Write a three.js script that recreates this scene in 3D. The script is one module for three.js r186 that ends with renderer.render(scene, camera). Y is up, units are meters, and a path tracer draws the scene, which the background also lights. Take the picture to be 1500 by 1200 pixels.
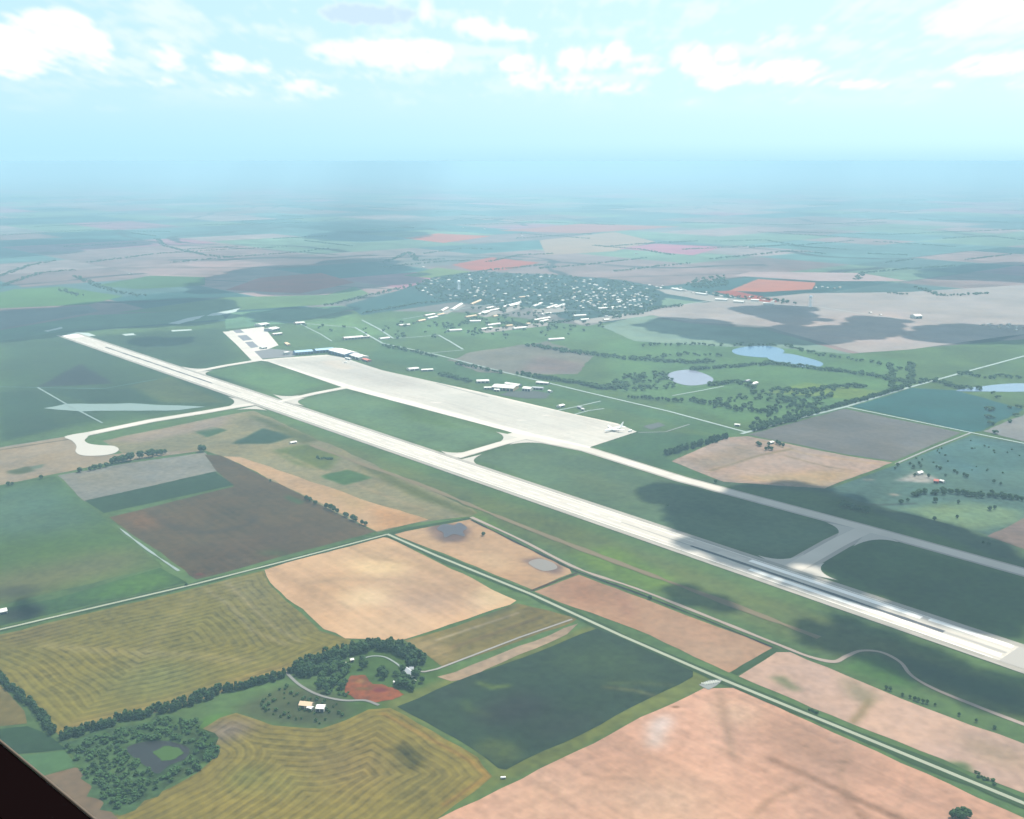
import * as THREE from 'three';
import { mergeGeometries, mergeVertices } from 'three/addons/utils/BufferGeometryUtils.js';

// ------------------------------------------------------------------ camera, sky, sun, air, exposure
const scene = new THREE.Scene();
const EYE = 710;                                            // metres above the plain
const camera = new THREE.PerspectiveCamera(42.32, 1500 / 1200, 0.05, 400000);
camera.position.set(0, EYE, 0);
camera.rotation.set(-0.23063, 0, 0);
scene.add(camera);

const renderer = new THREE.WebGLRenderer();
renderer.toneMapping = THREE.LinearToneMapping;
renderer.toneMappingExposure = 2.0;
renderer.shadowMap.enabled = true;

const SUN = new THREE.Vector3(0.28, 0.86, -0.42).normalize();   // high, ahead and to the right
const sun = new THREE.DirectionalLight(0xfff4e4, 5);
sun.position.copy(SUN).multiplyScalar(9000);
sun.target.position.set(0, 0, -3000);
sun.position.add(sun.target.position);
sun.castShadow = true;
Object.assign(sun.shadow.camera, { left: -9000, right: 9000, top: 9000, bottom: -9000, near: 10, far: 30000 });
sun.shadow.mapSize.set(4096, 4096);
scene.add(sun, sun.target);

scene.fog = new THREE.FogExp2(new THREE.Color().setRGB(0.475, 0.80, 1.0), 8.4e-5);

// ---- noise
function rng(seed) { let s = seed >>> 0; return () => { s = (s + 0x6d2b79f5) | 0; let t = Math.imul(s ^ (s >>> 15), 1 | s); t = (t + Math.imul(t ^ (t >>> 7), 61 | t)) ^ t; return ((t ^ (t >>> 14)) >>> 0) / 4294967296; }; }
const LAT = new Float32Array(65536); { const r = rng(77); for (let i = 0; i < 65536; i++) LAT[i] = r() * 2 - 1; }
function vnoise(x, y) {
  const ix = Math.floor(x), iy = Math.floor(y), fx = x - ix, fy = y - iy, sx = fx * fx * (3 - 2 * fx), sy = fy * fy * (3 - 2 * fy);
  const a = (iy & 255) << 8, b = ((iy + 1) & 255) << 8, c = ix & 255, d = (ix + 1) & 255;
  const t = LAT[a + c] + (LAT[a + d] - LAT[a + c]) * sx, u = LAT[b + c] + (LAT[b + d] - LAT[b + c]) * sx;
  return t + (u - t) * sy;
}
function fbm(x, y, n) { let s = 0, a = 0.5; for (let i = 0; i < n; i++) { s += a * vnoise(x, y); x = x * 2.03 + 17.1; y = y * 2.03 + 5.7; a *= 0.5; } return s; }
const mix = (a, b, t) => a + (b - a) * t, clamp = (x, a, b) => Math.min(b, Math.max(a, x)), smooth = (x, a, b) => { const t = clamp((x - a) / (b - a), 0, 1); return t * t * (3 - 2 * t); };

// ---- the sky: air that deepens to blue overhead, and fair-weather cumulus; angles in degrees, azimuth 0 = north (ahead), right positive
{
  const W = 4096, Hh = 2048, data = new Float32Array(W * Hh * 4);
  const r = rng(5);
  // cumulus in the stretch of sky ahead: azimuth, elevation, half width, half height, strength
  const ahead = [
    [-22.89, 5.77, 2.25, 1.09, 1], [-21.16, 5.65, 1.37, 1.04, 1], [-24.16, 4.80, 1.60, 1.28, 0.9], [-20.25, 4.85, 0.66, 0.82, 0.9], [-21.99, 6.53, 1.45, 0.58, 0.8],
    [-23.03, 4.29, 2.59, 0.71, 0.45], [-25.86, 5.10, 1.58, 1.26, 0.9], [-17.40, 5.09, 0.94, 0.67, 0.7], [-16.73, 4.47, 1.01, 0.67, 0.6], [-14.65, 4.84, 0.95, 0.51, 1],
    [-17.65, 3.74, 0.74, 0.30, 0.9], [-13.68, 4.53, 1.37, 0.62, 0.5], [-14.08, 3.38, 1.20, 0.52, 0.6], [-12.66, 4.71, 0.48, 0.41, 0.6], [-10.35, 3.43, 1.57, 0.56, 0.7],
    [-11.35, 3.98, 1.38, 0.62, 0.5], [-11.91, 2.91, 1.04, 0.28, 0.4], [-8.04, 5.28, 2.43, 0.69, 0.8], [-5.27, 5.24, 2.09, 0.91, 0.95], [-6.65, 5.62, 3.13, 0.56, 0.7],
    [-3.87, 5.15, 1.05, 0.77, 0.8], [-4.36, 7.21, 0.55, 0.90, 0.9], [-6.69, 4.30, 3.85, 0.35, 0.3], [-7.29, 7.18, 2.27, 0.55, -1], [-1.23, 6.48, 1.67, 0.70, 0.8],
    [-2.10, 6.81, 0.87, 0.56, 0.7], [0.71, 4.39, 1.27, 1.06, 1], [-0.18, 4.93, 0.70, 0.53, 0.9], [-0.53, 6.32, 1.39, 0.42, 0.6], [4.22, 5.15, 1.75, 0.70, 1],
    [5.43, 5.50, 0.63, 0.52, 1], [2.89, 4.92, 0.84, 0.63, 0.9], [3.54, 3.81, 2.12, 0.63, 0.75], [6.85, 4.70, 1.05, 0.63, 0.8], [6.00, 3.63, 1.06, 0.42, 0.6],
    [0.70, 6.16, 0.70, 0.35, 0.7], [9.08, 5.10, 0.97, 0.83, 1], [10.13, 4.59, 1.32, 1.04, 1], [11.12, 5.36, 0.69, 0.52, 0.9], [10.51, 3.76, 1.04, 0.42, 0.8],
    [12.52, 4.29, 1.89, 0.69, 0.95], [13.44, 5.76, 1.53, 0.61, 0.7], [14.86, 4.12, 1.36, 0.68, 0.9], [15.54, 6.34, 0.67, 0.27, 0.7], [14.17, 4.68, 1.36, 0.41, 0.7],
    [17.82, 3.64, 1.18, 0.30, 1], [16.85, 3.66, 0.81, 0.27, 0.6], [21.28, 3.56, 0.66, 0.26, 0.7], [23.12, 6.48, 2.87, 1.02, 1.1], [23.95, 6.97, 1.90, 1.26, 1.1],
    [21.67, 6.03, 1.29, 0.45, 0.8], [22.72, 4.36, 1.43, 0.58, 0.9], [24.20, 4.41, 1.09, 0.71, 0.95], [20.31, 4.06, 0.99, 0.33, 0.4], [24.88, 3.47, 0.96, 0.32, 0.6],
    [14.43, 2.95, 0.82, 0.27, 0.5], [19.48, 2.80, 1.34, 0.27, 0.4], [9.17, 2.87, 0.91, 0.25, 0.5], [-5.67, 2.96, 1.06, 0.28, 0.4], [-20.13, 2.47, 1.00, 0.27, 0.4],
    [-23.80, 2.41, 1.30, 0.26, 0.4], [27.23, 5.33, 1.86, 1.24, 1], [-27.99, 5.88, 2.15, 1.23, 0.9], [4.35, 1.94, 0.92, 0.08, 0.35], [4.63, 1.80, 0.78, 0.05, 0.3]
  ];
  const puffs = ahead.map((p) => [...p]);
  // the same fair-weather cumulus carries on all round
  for (let i = 0; i < 260; i++) {
    const el = 3 + 55 * Math.pow(r(), 2.0), az = -180 + 360 * r();
    if (Math.abs(az) < 33 && el < 11.5) continue;
    const size = 1.0 + el * 0.17;
    const n = 3 + Math.floor(r() * 5);
    for (let k = 0; k < n; k++) puffs.push([az + (r() - 0.5) * size * 3.4 / Math.cos(el / 57.3), el + (r() - 0.3) * size * 0.7, size * (0.6 + 0.7 * r()), size * (0.3 + 0.35 * r()), 0.6 + 0.5 * r()]);
  }
  const dens = new Float32Array(W * Hh), base = new Float32Array(W * Hh), grey = new Float32Array(W * Hh);
  for (const [az, el, rx, ry, st] of puffs) {
    const cw = rx / Math.cos(el * Math.PI / 180), c0 = Math.floor((az - cw * 1.6 + 90) / 360 * W), c1 = Math.ceil((az + cw * 1.6 + 90) / 360 * W);
    const r0 = Math.floor((el - ry * 1.8 + 90) / 180 * Hh), r1 = Math.ceil((el + ry * 1.8 + 90) / 180 * Hh);
    for (let y = Math.max(0, r0); y <= Math.min(Hh - 1, r1); y++) for (let c = c0; c <= c1; c++) {
      const x = ((c % W) + W) % W, a = ((c + 0.5) / W * 360 - 90 - az) / cw, e0 = ((y + 0.5) / Hh * 180 - 90 - el) / ry, e = e0 < 0 ? e0 * 1.25 : e0;
      const d = 1 - (a * a + e * e) / 1.6;
      if (d <= 0) continue;
      const i = y * W + x;
      if (st < 0) { grey[i] = Math.max(grey[i], d); continue; }
      dens[i] += d * st * 0.9;
      base[i] = Math.max(base[i], d * st * clamp(-e0 * 0.9, 0, 1));
    }
  }
  for (let y = 0; y < Hh; y++) {
    const el = (y + 0.5) / Hh * 180 - 90;
    for (let x = 0; x < W; x++) {
      const i = y * W + x, az = ((x + 0.5) / W * 360 + 90) % 360 - 180;
      const up = smooth(el, 5, 55), low = smooth(el, -0.2, 1.1), clear = smooth(el, 0.5, 3.5);
      // the air is whiter on the sun's side and bluer away from it; it thickens into ground haze at the horizon
      const side = 0.5 + 0.5 * Math.tanh(2.2 * Math.sin(az / 57.3));
      let R = mix(mix(0.252, 0.268, side), mix(0.245, 0.356, side) + 0.042 * clear, low), G = mix(mix(0.425, 0.432, side), mix(0.421, 0.513, side) + 0.019 * clear, low), B = mix(0.504, 0.509, low);
      R = mix(R, 0.060, up); G = mix(G, 0.157, up); B = mix(B, 0.370, up);
      if (el > 0) {
        const s = 1 / (0.35 + el * 0.055), n = fbm(az * 1.5 * s, el * 3.2 * s, 5) * smooth(el, 1.5, 4), n2 = fbm(az * 0.35 + 40, el * 1.1, 3);
        let d = dens[i] + n * 0.75 * Math.min(1, dens[i] * 2 + 0.15) ;
        let al = smooth(d, 0.05, 1.15);
        const wisp = smooth(n2 + n * 0.4, -0.1, 0.55) * smooth(el, 2, 5) * 0.45;
        const dark = smooth(grey[i] + n * 0.5, 0.1, 0.7);
        al = Math.max(al * smooth(el, 1.2, 4.2), wisp, dark * 0.9);
        const g = Math.max(clamp(base[i] * 0.9 + n * 0.25, 0, 1) * smooth(el, 4.2, 6), dark);
        R = mix(R, mix(0.555, 0.333, g), al); G = mix(G, mix(0.564, 0.426, g), al); B = mix(B, mix(0.574, 0.518, g), al);
      }
      data.set([R, G, B, 1], i * 4);
    }
  }
  const sky = new THREE.DataTexture(data, W, Hh, THREE.RGBAFormat, THREE.FloatType);
  sky.mapping = THREE.EquirectangularReflectionMapping; sky.magFilter = THREE.LinearFilter; sky.needsUpdate = true;
  scene.background = sky;
  scene.environment = sky;
  scene.backgroundRotation.y = 0;
}

// ------------------------------------------------------------------ helpers
const std = (color, o = {}) => new THREE.MeshPhysicalMaterial({ color, roughness: 0.95, metalness: 0, specularIntensity: o.roughness < 0.8 ? 0.6 : 0.08, ...o });
const taken = new Map();
function numbered(name) { const n = taken.get(name) ?? 0; taken.set(name, n + 1); return n ? name + '_' + String(n).padStart(3, '0') : name; }
function put(o, parent = scene) { o.traverse((m) => { if (m.isMesh) { m.castShadow = true; m.receiveShadow = true; } }); parent.add(o); return o; }
function tag(o, label, category, group, kind) { Object.assign(o.userData, { label, category }); if (group) o.userData.group = group; if (kind) o.userData.kind = kind; return o; }
function mesh(name, geometry, material, parent) { const m = new THREE.Mesh(geometry, material); m.name = name; if (parent) put(m, parent); return m; }
let laid = 0;
function ground(name, label, geometry, material, y = 0) {              // a piece of the setting
  const m = mesh(numbered(name), geometry, material); m.position.y = y + (laid++ % 12) * 0.012; put(m);
  m.userData.kind = 'structure'; m.userData.label = label; return m;
}
const rgb = (r, g, b) => r * 65536 + g * 256 + b;                  // a base colour, sRGB
const css = (h) => '#' + h.toString(16).padStart(6, '0');
function bounds(pts) { let a = 1e9, b = 1e9, c = -1e9, d = -1e9; for (const [x, z] of pts) { a = Math.min(a, x); b = Math.min(b, z); c = Math.max(c, x); d = Math.max(d, z); } return [a, b, c, d]; }
function inside(pts, x, z) { let s = false; for (let i = 0, j = pts.length - 1; i < pts.length; j = i++) { const [a, b] = pts[i], [c, d] = pts[j]; if ((b > z) !== (d > z) && x < ((c - a) * (z - b)) / (d - b) + a) s = !s; } return s; }
function edgeDist(pts, x, z) {
  let best = 1e18;
  for (let i = 0, j = pts.length - 1; i < pts.length; j = i++) {
    const [a, b] = pts[j], [c, d] = pts[i], ux = c - a, uz = d - b, t = clamp(((x - a) * ux + (z - b) * uz) / (ux * ux + uz * uz), 0, 1), ex = x - a - ux * t, ez = z - b - uz * t, q = ex * ex + ez * ez;
    if (q < best) best = q;
  }
  return Math.sqrt(best);
}
function ragged(pts, step, amp, seed) {                              // field edges are never ruler straight
  const out = [];
  pts.forEach(([x, z], i) => {
    const [x2, z2] = pts[(i + 1) % pts.length], L = Math.hypot(x2 - x, z2 - z), n = Math.max(1, Math.min(40, Math.round(L / step)));
    for (let k = 0; k < n; k++) {
      const t = k / n, px = mix(x, x2, t), pz = mix(z, z2, t), w = k ? amp : amp * 0.3;
      out.push([px + w * fbm(px / step * 0.7 + seed, pz / step * 0.7, 2) * 2, pz + w * fbm(px / step * 0.7, pz / step * 0.7 + seed, 2) * 2]);
    }
  });
  return out;
}
function flat(pts) {
  const s = new THREE.Shape(pts.map(([x, z]) => new THREE.Vector2(x, -z)));
  const g = new THREE.ShapeGeometry(s).rotateX(-Math.PI / 2), [x0, z0, x1, z1] = bounds(pts), p = g.attributes.position, uv = g.attributes.uv;
  for (let i = 0; i < p.count; i++) uv.setXY(i, (p.getX(i) - x0) / (x1 - x0), 1 - (p.getZ(i) - z0) / (z1 - z0));
  return g;
}
// The look of a piece of ground, drawn in metres: a base colour, patches of other soil, growth or painted cloud shade, drilled or mown rows, grain.
// feats: { p: polygon | l: line, w | s: [[x, z, rx, rz]], c: colour, a: cover, b: softness in metres }
function soil(pts, color, { res = 2, feats = [], rows, grain = 0.10, coarse = 0.12, tint = [0.5, 0.2, -0.4], streak, seed = 1 } = {}) {
  const [x0, z0, x1, z1] = bounds(pts), w = Math.round(clamp((x1 - x0) / res, 32, 2048)), h = Math.round(clamp((z1 - z0) / res, 32, 2048)), kx = w / (x1 - x0), kz = h / (z1 - z0);
  const cv = document.createElement('canvas'); cv.width = w; cv.height = h;
  const c = cv.getContext('2d');
  c.fillStyle = css(color); c.fillRect(0, 0, w, h);
  for (const f of feats) {
    c.save(); c.globalAlpha = Math.min(1, (f.a ?? 1) * 1.15); c.fillStyle = c.strokeStyle = css(f.c); c.lineCap = c.lineJoin = 'round';
    if (f.b) c.filter = 'blur(' + Math.max(0.3, f.b * Math.min(kx, kz)).toFixed(2) + 'px)';
    if (f.s) for (const [x, z, rx, rz, an = 0] of f.s) { c.beginPath(); c.ellipse((x - x0) * kx, (z - z0) * kz, rx * kx, rz * kz, an, 0, 7); c.fill(); }
    const P = f.p ?? f.l;
    if (P) {
      c.beginPath(); (f.p ? ragged(P, 25, f.r ?? 5, seed) : P).forEach(([x, z], i) => (i ? c.lineTo((x - x0) * kx, (z - z0) * kz) : c.moveTo((x - x0) * kx, (z - z0) * kz)));
      if (f.p) { c.closePath(); c.fill(); } else { c.lineWidth = f.w * kx; c.stroke(); }
    }
    c.restore();
  }
  const im = c.getImageData(0, 0, w, h), d = im.data, L = new Float32Array(256); for (let i = 0; i < 256; i++) L[i] = Math.pow(i / 255, 2.2);
  const ca = streak ? Math.cos(streak.ang) : 1, sa = streak ? Math.sin(streak.ang) : 0;
  for (let y = 0; y < h; y++) for (let x = 0; x < w; x++) {
    const X = x0 + (x + 0.5) / kx, Z = z0 + (y + 0.5) / kz, i = (y * w + x) * 4;
    const n1 = fbm(X / 9 + seed * 3.1, Z / 9, 3), n2 = fbm(X / 130 + seed * 7.7, Z / 130 + 9, 4), n3 = fbm(X / 60, Z / 60 + seed * 5, 3);
    let m = 1 + grain * 3.4 * n1 + coarse * 2.6 * n2, t = coarse * 1.6 * n3;
    if (streak) { const a = X * ca + Z * sa, b = -X * sa + Z * ca; m += streak.amp * 3.4 * fbm(a / (streak.len ?? 160) + seed, b / (streak.wid ?? 7), 3); }
    if (rows) {
      const warp = fbm(X / 90 + 3, Z / 90 + seed, 3) * (rows.warp ?? 12), q = (rows.line ? X * Math.cos(rows.line) + Z * Math.sin(rows.line) : edgeDist(pts, X, Z)) + warp;
      const s = Math.sin((q / rows.gap) * 6.2832) + 0.5 * Math.sin((q / rows.gap) * 13.7 + 2 * n2);
      m += rows.amp * 2.3 * s * (0.55 + 0.9 * Math.abs(n3) + 0.5 * n2);
    }
    m = Math.max(0.3, m);
    for (let k = 0; k < 3; k++) d[i + k] = 255 * Math.pow(clamp(L[d[i + k]] * m * (1 + t * tint[k]), 0, 1), 1 / 2.2);
  }
  c.putImageData(im, 0, 0);
  const tx = new THREE.CanvasTexture(cv); tx.colorSpace = THREE.SRGBColorSpace;
  return tx;
}
let fieldSeed = 1;
function field(name, label, pts, y, color, o = {}) {
  const s = fieldSeed++, edge = ragged(pts, o.step ?? 30, o.ragged ?? 3, s);
  const m = std(0xffffff, { map: soil(edge, color, { seed: s, ...o }), roughness: 1 });
  return ground(name, label, flat(edge), m, y);
}
function ribbon(pts, width, { curve = false, step = 25, wob = 0, close = false } = {}) {   // a strip of even width along a line
  let v = pts.map(([x, z]) => new THREE.Vector3(x, 0, z));
  if (curve) { const c = new THREE.CatmullRomCurve3(v, close, 'centripetal'); v = c.getPoints(Math.max(8, Math.round(c.getLength() / step))); }
  else { const o = []; v.forEach((a, i) => { o.push(a); const b = v[i + 1]; if (b) { const n = Math.max(1, Math.min(60, Math.round(a.distanceTo(b) / step))); for (let k = 1; k < n; k++) o.push(a.clone().lerp(b, k / n)); } }); v = o; }
  const pos = [], col = [], idx = [], uv = []; let run = 0;
  v.forEach((p, i) => {
    const a = v[Math.max(0, i - 1)], b = v[Math.min(v.length - 1, i + 1)], dx = b.x - a.x, dz = b.z - a.z, l = Math.hypot(dx, dz) || 1;
    if (i) run += p.distanceTo(v[i - 1]);
    const ww = width * 0.5 * (1 + wob * fbm(run / 40, width, 2) * 2), t = 1 + 0.14 * fbm(run / 30, width * 3.3, 3);
    pos.push(p.x - dz / l * ww, 0, p.z + dx / l * ww, p.x + dz / l * ww, 0, p.z - dx / l * ww); col.push(t, t, t, t, t, t); uv.push(run, 0, run, width);
    if (i) { const k = i * 2; idx.push(k - 2, k - 1, k, k - 1, k + 1, k); }
  });
  const g = new THREE.BufferGeometry();
  g.setAttribute('position', new THREE.Float32BufferAttribute(pos, 3)); g.setAttribute('color', new THREE.Float32BufferAttribute(col, 3)); g.setAttribute('uv', new THREE.Float32BufferAttribute(uv, 2));
  g.setIndex(idx); g.computeVertexNormals();
  return g;
}
function road(name, label, pts, width, color, y, o) { return ground(name, label, ribbon(pts, width, o), std(color, { vertexColors: true, side: THREE.DoubleSide }), y); }
const Y = { base: 0, turf: 0.2, field: 0.4, patch: 0.6, track: 0.8, road: 1.0, pave: 1.2, mark: 1.4 };   // each sheet lies a little above the one below

// ------------------------------------------------------------------ the plain: one sheet to the horizon, quilted in one-mile sections
const AX = [0.660, 0.751];                                           // the way the section lines and the runway run
{
  const S = 1609, N = 16, W = 2048, cell = W / N, cv = document.createElement('canvas'); cv.width = cv.height = W;
  const c = cv.getContext('2d'), r = rng(21);
  const cols = [rgb(60, 86, 84), rgb(74, 92, 74), rgb(41, 70, 69), rgb(105, 86, 84), rgb(90, 73, 72), rgb(110, 70, 83), rgb(29, 55, 54), rgb(85, 83, 81), rgb(105, 92, 91), rgb(51, 70, 69)];
  const dark = rgb(29, 29, 28), pale = rgb(110, 105, 104), wood = rgb(29, 29, 28);
  for (let j = 0; j < N; j++) for (let i = 0; i < N; i++) {
    const x = i * cell, y = j * cell, cut = r();
    const parts = cut < 0.3 ? [[0, 0, 0.5, 0.5], [0.5, 0, 0.5, 0.5], [0, 0.5, 0.5, 0.5], [0.5, 0.5, 0.5, 0.5]] : cut < 0.5 ? [[0, 0, 1, 0.5], [0, 0.5, 0.5, 0.5], [0.5, 0.5, 0.5, 0.5]] : cut < 0.75 ? [[0, 0, 0.5, 1], [0.5, 0, 0.5, 0.6], [0.5, 0.6, 0.5, 0.4]] : [[0, 0, 0.35, 0.6], [0.35, 0, 0.65, 0.6], [0, 0.6, 1, 0.4]];
    for (const [a, b, w, h] of parts) { c.fillStyle = css(cols[Math.floor(r() * cols.length)]); c.fillRect(x + a * cell, y + b * cell, w * cell + 1, h * cell + 1); if (r() < 0.25) { c.strokeStyle = css(wood); c.lineWidth = 1.6; c.beginPath(); c.moveTo(x + a * cell, y + b * cell); c.lineTo(x + (a + (r() < 0.5 ? w : 0)) * cell, y + (b + h) * cell); c.stroke(); } }
  }
  for (let k = 0; k < 90; k++) {                                     // draws and creeks with their rough pasture
    let x = r() * W, y = r() * W, a = r() * 6.28; c.strokeStyle = css(k % 3 ? dark : wood); c.globalAlpha = 0.9;
    for (let s = 0; s < 26; s++) { a += (r() - 0.5) * 1.1; const x2 = x + Math.cos(a) * 14, y2 = y + Math.sin(a) * 14; c.lineWidth = 2 + 7 * r() * (k % 3 ? 1 : 0.6); c.beginPath(); c.moveTo(x, y); c.lineTo(x2, y2); c.stroke(); x = x2; y = y2; }
  }
  c.globalAlpha = 0.8; c.strokeStyle = css(pale); c.lineWidth = 0.8;
  for (let k = 0; k <= N; k++) { c.beginPath(); c.moveTo(k * cell, 0); c.lineTo(k * cell, W); c.moveTo(0, k * cell); c.lineTo(W, k * cell); c.stroke(); }
  c.globalAlpha = 1;
  const im = c.getImageData(0, 0, W, W), d = im.data;
  for (let y = 0; y < W; y++) for (let x = 0; x < W; x++) { const m = 1 + 0.22 * fbm(x / 9, y / 9, 3) + 0.25 * fbm(x / 60 + 9, y / 60, 3), i = (y * W + x) * 4; for (let k = 0; k < 3; k++) d[i + k] = clamp(d[i + k] * m, 0, 255); }
  c.putImageData(im, 0, 0);
  const tx = new THREE.CanvasTexture(cv); tx.colorSpace = THREE.SRGBColorSpace; tx.wrapS = tx.wrapT = THREE.RepeatWrapping;
  const g = new THREE.PlaneGeometry(300000, 300000, 24, 24).rotateX(-Math.PI / 2), p = g.attributes.position, uv = g.attributes.uv, [ox, oz] = [[-247.1,-1960]][0];
  for (let i = 0; i < p.count; i++) { const x = p.getX(i) - ox, z = p.getZ(i) - oz; uv.setXY(i, (x * AX[0] + z * AX[1]) / (S * N), (-x * AX[1] + z * AX[0]) / (S * N)); }
  ground('ground', 'flat farmland plain quilted with mile square fields to the horizon', g, std(0xffffff, { map: tx, roughness: 1 }), Y.base);
}

// the turf and rough pasture of the airfield and the farms in front of it
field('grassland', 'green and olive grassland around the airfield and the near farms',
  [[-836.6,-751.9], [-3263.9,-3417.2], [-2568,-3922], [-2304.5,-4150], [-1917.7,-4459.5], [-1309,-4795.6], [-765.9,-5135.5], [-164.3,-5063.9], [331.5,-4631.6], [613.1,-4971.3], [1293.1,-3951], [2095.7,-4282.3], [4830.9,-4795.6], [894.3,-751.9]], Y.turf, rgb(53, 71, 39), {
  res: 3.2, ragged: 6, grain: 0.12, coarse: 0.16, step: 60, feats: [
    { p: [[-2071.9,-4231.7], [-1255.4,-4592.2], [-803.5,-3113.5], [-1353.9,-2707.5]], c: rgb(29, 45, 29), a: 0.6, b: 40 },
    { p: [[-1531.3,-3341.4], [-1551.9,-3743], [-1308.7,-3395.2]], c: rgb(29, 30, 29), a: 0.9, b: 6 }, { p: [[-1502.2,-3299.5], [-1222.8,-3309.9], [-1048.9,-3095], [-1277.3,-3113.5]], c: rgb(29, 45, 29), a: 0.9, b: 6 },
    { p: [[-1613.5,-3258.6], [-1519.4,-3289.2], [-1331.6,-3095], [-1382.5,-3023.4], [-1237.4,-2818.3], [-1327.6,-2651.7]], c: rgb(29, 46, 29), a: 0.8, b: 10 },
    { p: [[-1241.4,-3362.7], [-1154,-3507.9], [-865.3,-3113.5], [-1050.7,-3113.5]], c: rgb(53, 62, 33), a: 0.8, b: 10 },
    { p: [[-761.4,-3023.4], [-505.5,-2707.5], [-172.9,-2335.8], [197.5,-1929.3], [706.7,-1333.5], [663.8,-1242.5], [535.5,-1383.6], [442.3,-1471.1], [283.1,-1636.4], [-69.6,-2049.3], [-298.6,-2335.8], [-539.6,-2604.6]], c: rgb(61, 69, 36), a: 0.7, b: 15 },
    { p: [[-219.2,-2160.3], [-162.4,-2183.9], [-41.8,-2049.3], [-13.4,-1967.8], [-67.7,-1987.6]], c: rgb(59, 77, 29), a: 0.85, b: 10 }, { p: [[101.6,-1856.2], [194,-1892.1], [285.1,-1724.5], [241.6,-1664.8], [157,-1755.8]], c: rgb(60, 79, 29), a: 0.85, b: 12 },
    { p: [[-1062.1,-3591.2], [-924,-3756.2], [-604,-3395.2], [-699.6,-3208.8]], c: rgb(57, 80, 47), a: 0.8, b: 8 }, { p: [[-663,-3132.1], [-531.8,-3289.2], [-9,-2707.5], [-161.9,-2546.3]], c: rgb(61, 81, 53), a: 0.8, b: 8 },
    { p: [[-391.4,-3113.5], [-260.5,-3023.4], [-129.6,-2780.5], [-288.6,-2897.1]], c: rgb(50, 69, 29), a: 0.7, b: 14 },
    { p: [[-100.8,-2508.8], [70.8,-2651.7], [384.7,-2283], [656.2,-1987.6], [485.4,-1814.8], [212.8,-2092.4]], c: rgb(54, 71, 49), a: 0.85, b: 8 }, { p: [[112.4,-2391], [235.8,-2335.8], [361.8,-2137.2], [219.2,-2160.3]], c: rgb(60, 70, 45), a: 0.5, b: 25 },
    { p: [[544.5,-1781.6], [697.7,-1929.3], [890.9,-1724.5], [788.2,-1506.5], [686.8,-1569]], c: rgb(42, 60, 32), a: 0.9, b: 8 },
    { p: [[208.9,-2604.6], [342.4,-2780.5], [559.6,-2707.5], [379.9,-2521.2], [466.5,-2309.2], [397.2,-2363.1]], c: rgb(42, 64, 40), a: 0.8, b: 8 },
    { p: [[298.6,-2335.8], [475,-2272.7], [678.1,-2232.4], [920.9,-1788.1], [987.3,-1929.3], [841.5,-2183.9], [699.8,-2309.2]], c: rgb(48, 61, 47), a: 0.8, b: 10 },
    { p: [[-524.9,-4231.7], [22.9,-3473.4], [626.2,-2765.6], [559.6,-2707.5], [300.5,-3023.4], [-112.5,-3417.2], [-530,-3851.2]], c: rgb(46, 69, 42), a: 0.7, b: 10 },
    { p: [[359.1,-4231.7], [896.7,-4592.2], [1438.8,-3782.9], [1102,-3023.4], [626.8,-2857.2], [327.5,-3309.9]], c: rgb(56, 80, 46), a: 0.85, b: 25 },
    { p: [[796,-3258.6], [967.9,-3417.2], [1183.3,-3258.6], [1044.9,-3160.5]], c: rgb(75, 94, 39), a: 0.8, b: 10 },
    { p: [[-896.7,-4592.2], [-358.1,-5017.2], [335.7,-4691.8], [574.3,-4404.9], [81.3,-4150], [-258.4,-4404.9], [-524.9,-4231.7]], c: rgb(60, 82, 50), a: 0.7, b: 20 },
    { p: [[-997.4,-4795.6], [-748.9,-5017.2], [-545.6,-4404.9], [-745.9,-4231.7]], c: rgb(66, 90, 52), a: 0.7, b: 12 },
    { p: [[503.7,-1437.1], [545.5,-1441.6], [564.8,-1383.6], [565.4,-1333.5], [515.5,-1353.1], [480.3,-1394]], c: rgb(46, 70, 29), a: 0.9, b: 8 }, { p: [[541.4,-1459.6], [706.7,-1333.5], [676.1,-1268.6], [582.3,-1353.1]], c: rgb(31, 46, 29), a: 0.8, b: 12 },  // last patch: cloud shade painted into the grass as darker green
    { p: [[-217.6,-1482.7], [-110.8,-1437.1], [-96.7,-1373.3], [-155.2,-1286.6], [-203.6,-1242.5], [-244.9,-1277.5], [-245.1,-1394]], c: rgb(47, 66, 29), a: 0.9, b: 6 },
    { p: [[-371.9,-1277.5], [-313,-1343.3], [-232.6,-1314.4], [-207.3,-1268.6], [-246.3,-1234], [-309.8,-1242.5]], c: rgb(47, 54, 33), a: 0.95, b: 8 },
    { p: [[-174.5,-1295.7], [-105,-1353.1], [106.6,-1530.9], [139.6,-1543.4], [262.9,-1383.6], [286.4,-1353.1], [-12,-1106.5], [-83.2,-1037.8], [-24.2,-1117.8], [-50.9,-1185.1]], c: rgb(67, 73, 34), a: 0.9, b: 6 },
    { p: [[-424.8,-1242.5], [-371.9,-1277.5], [-376.3,-1259.8], [-388.9,-1209.1], [-358.8,-1161.9], [-371.3,-1146.8]], c: rgb(50, 74, 29), a: 0.9, b: 5 },
  ] });

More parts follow.
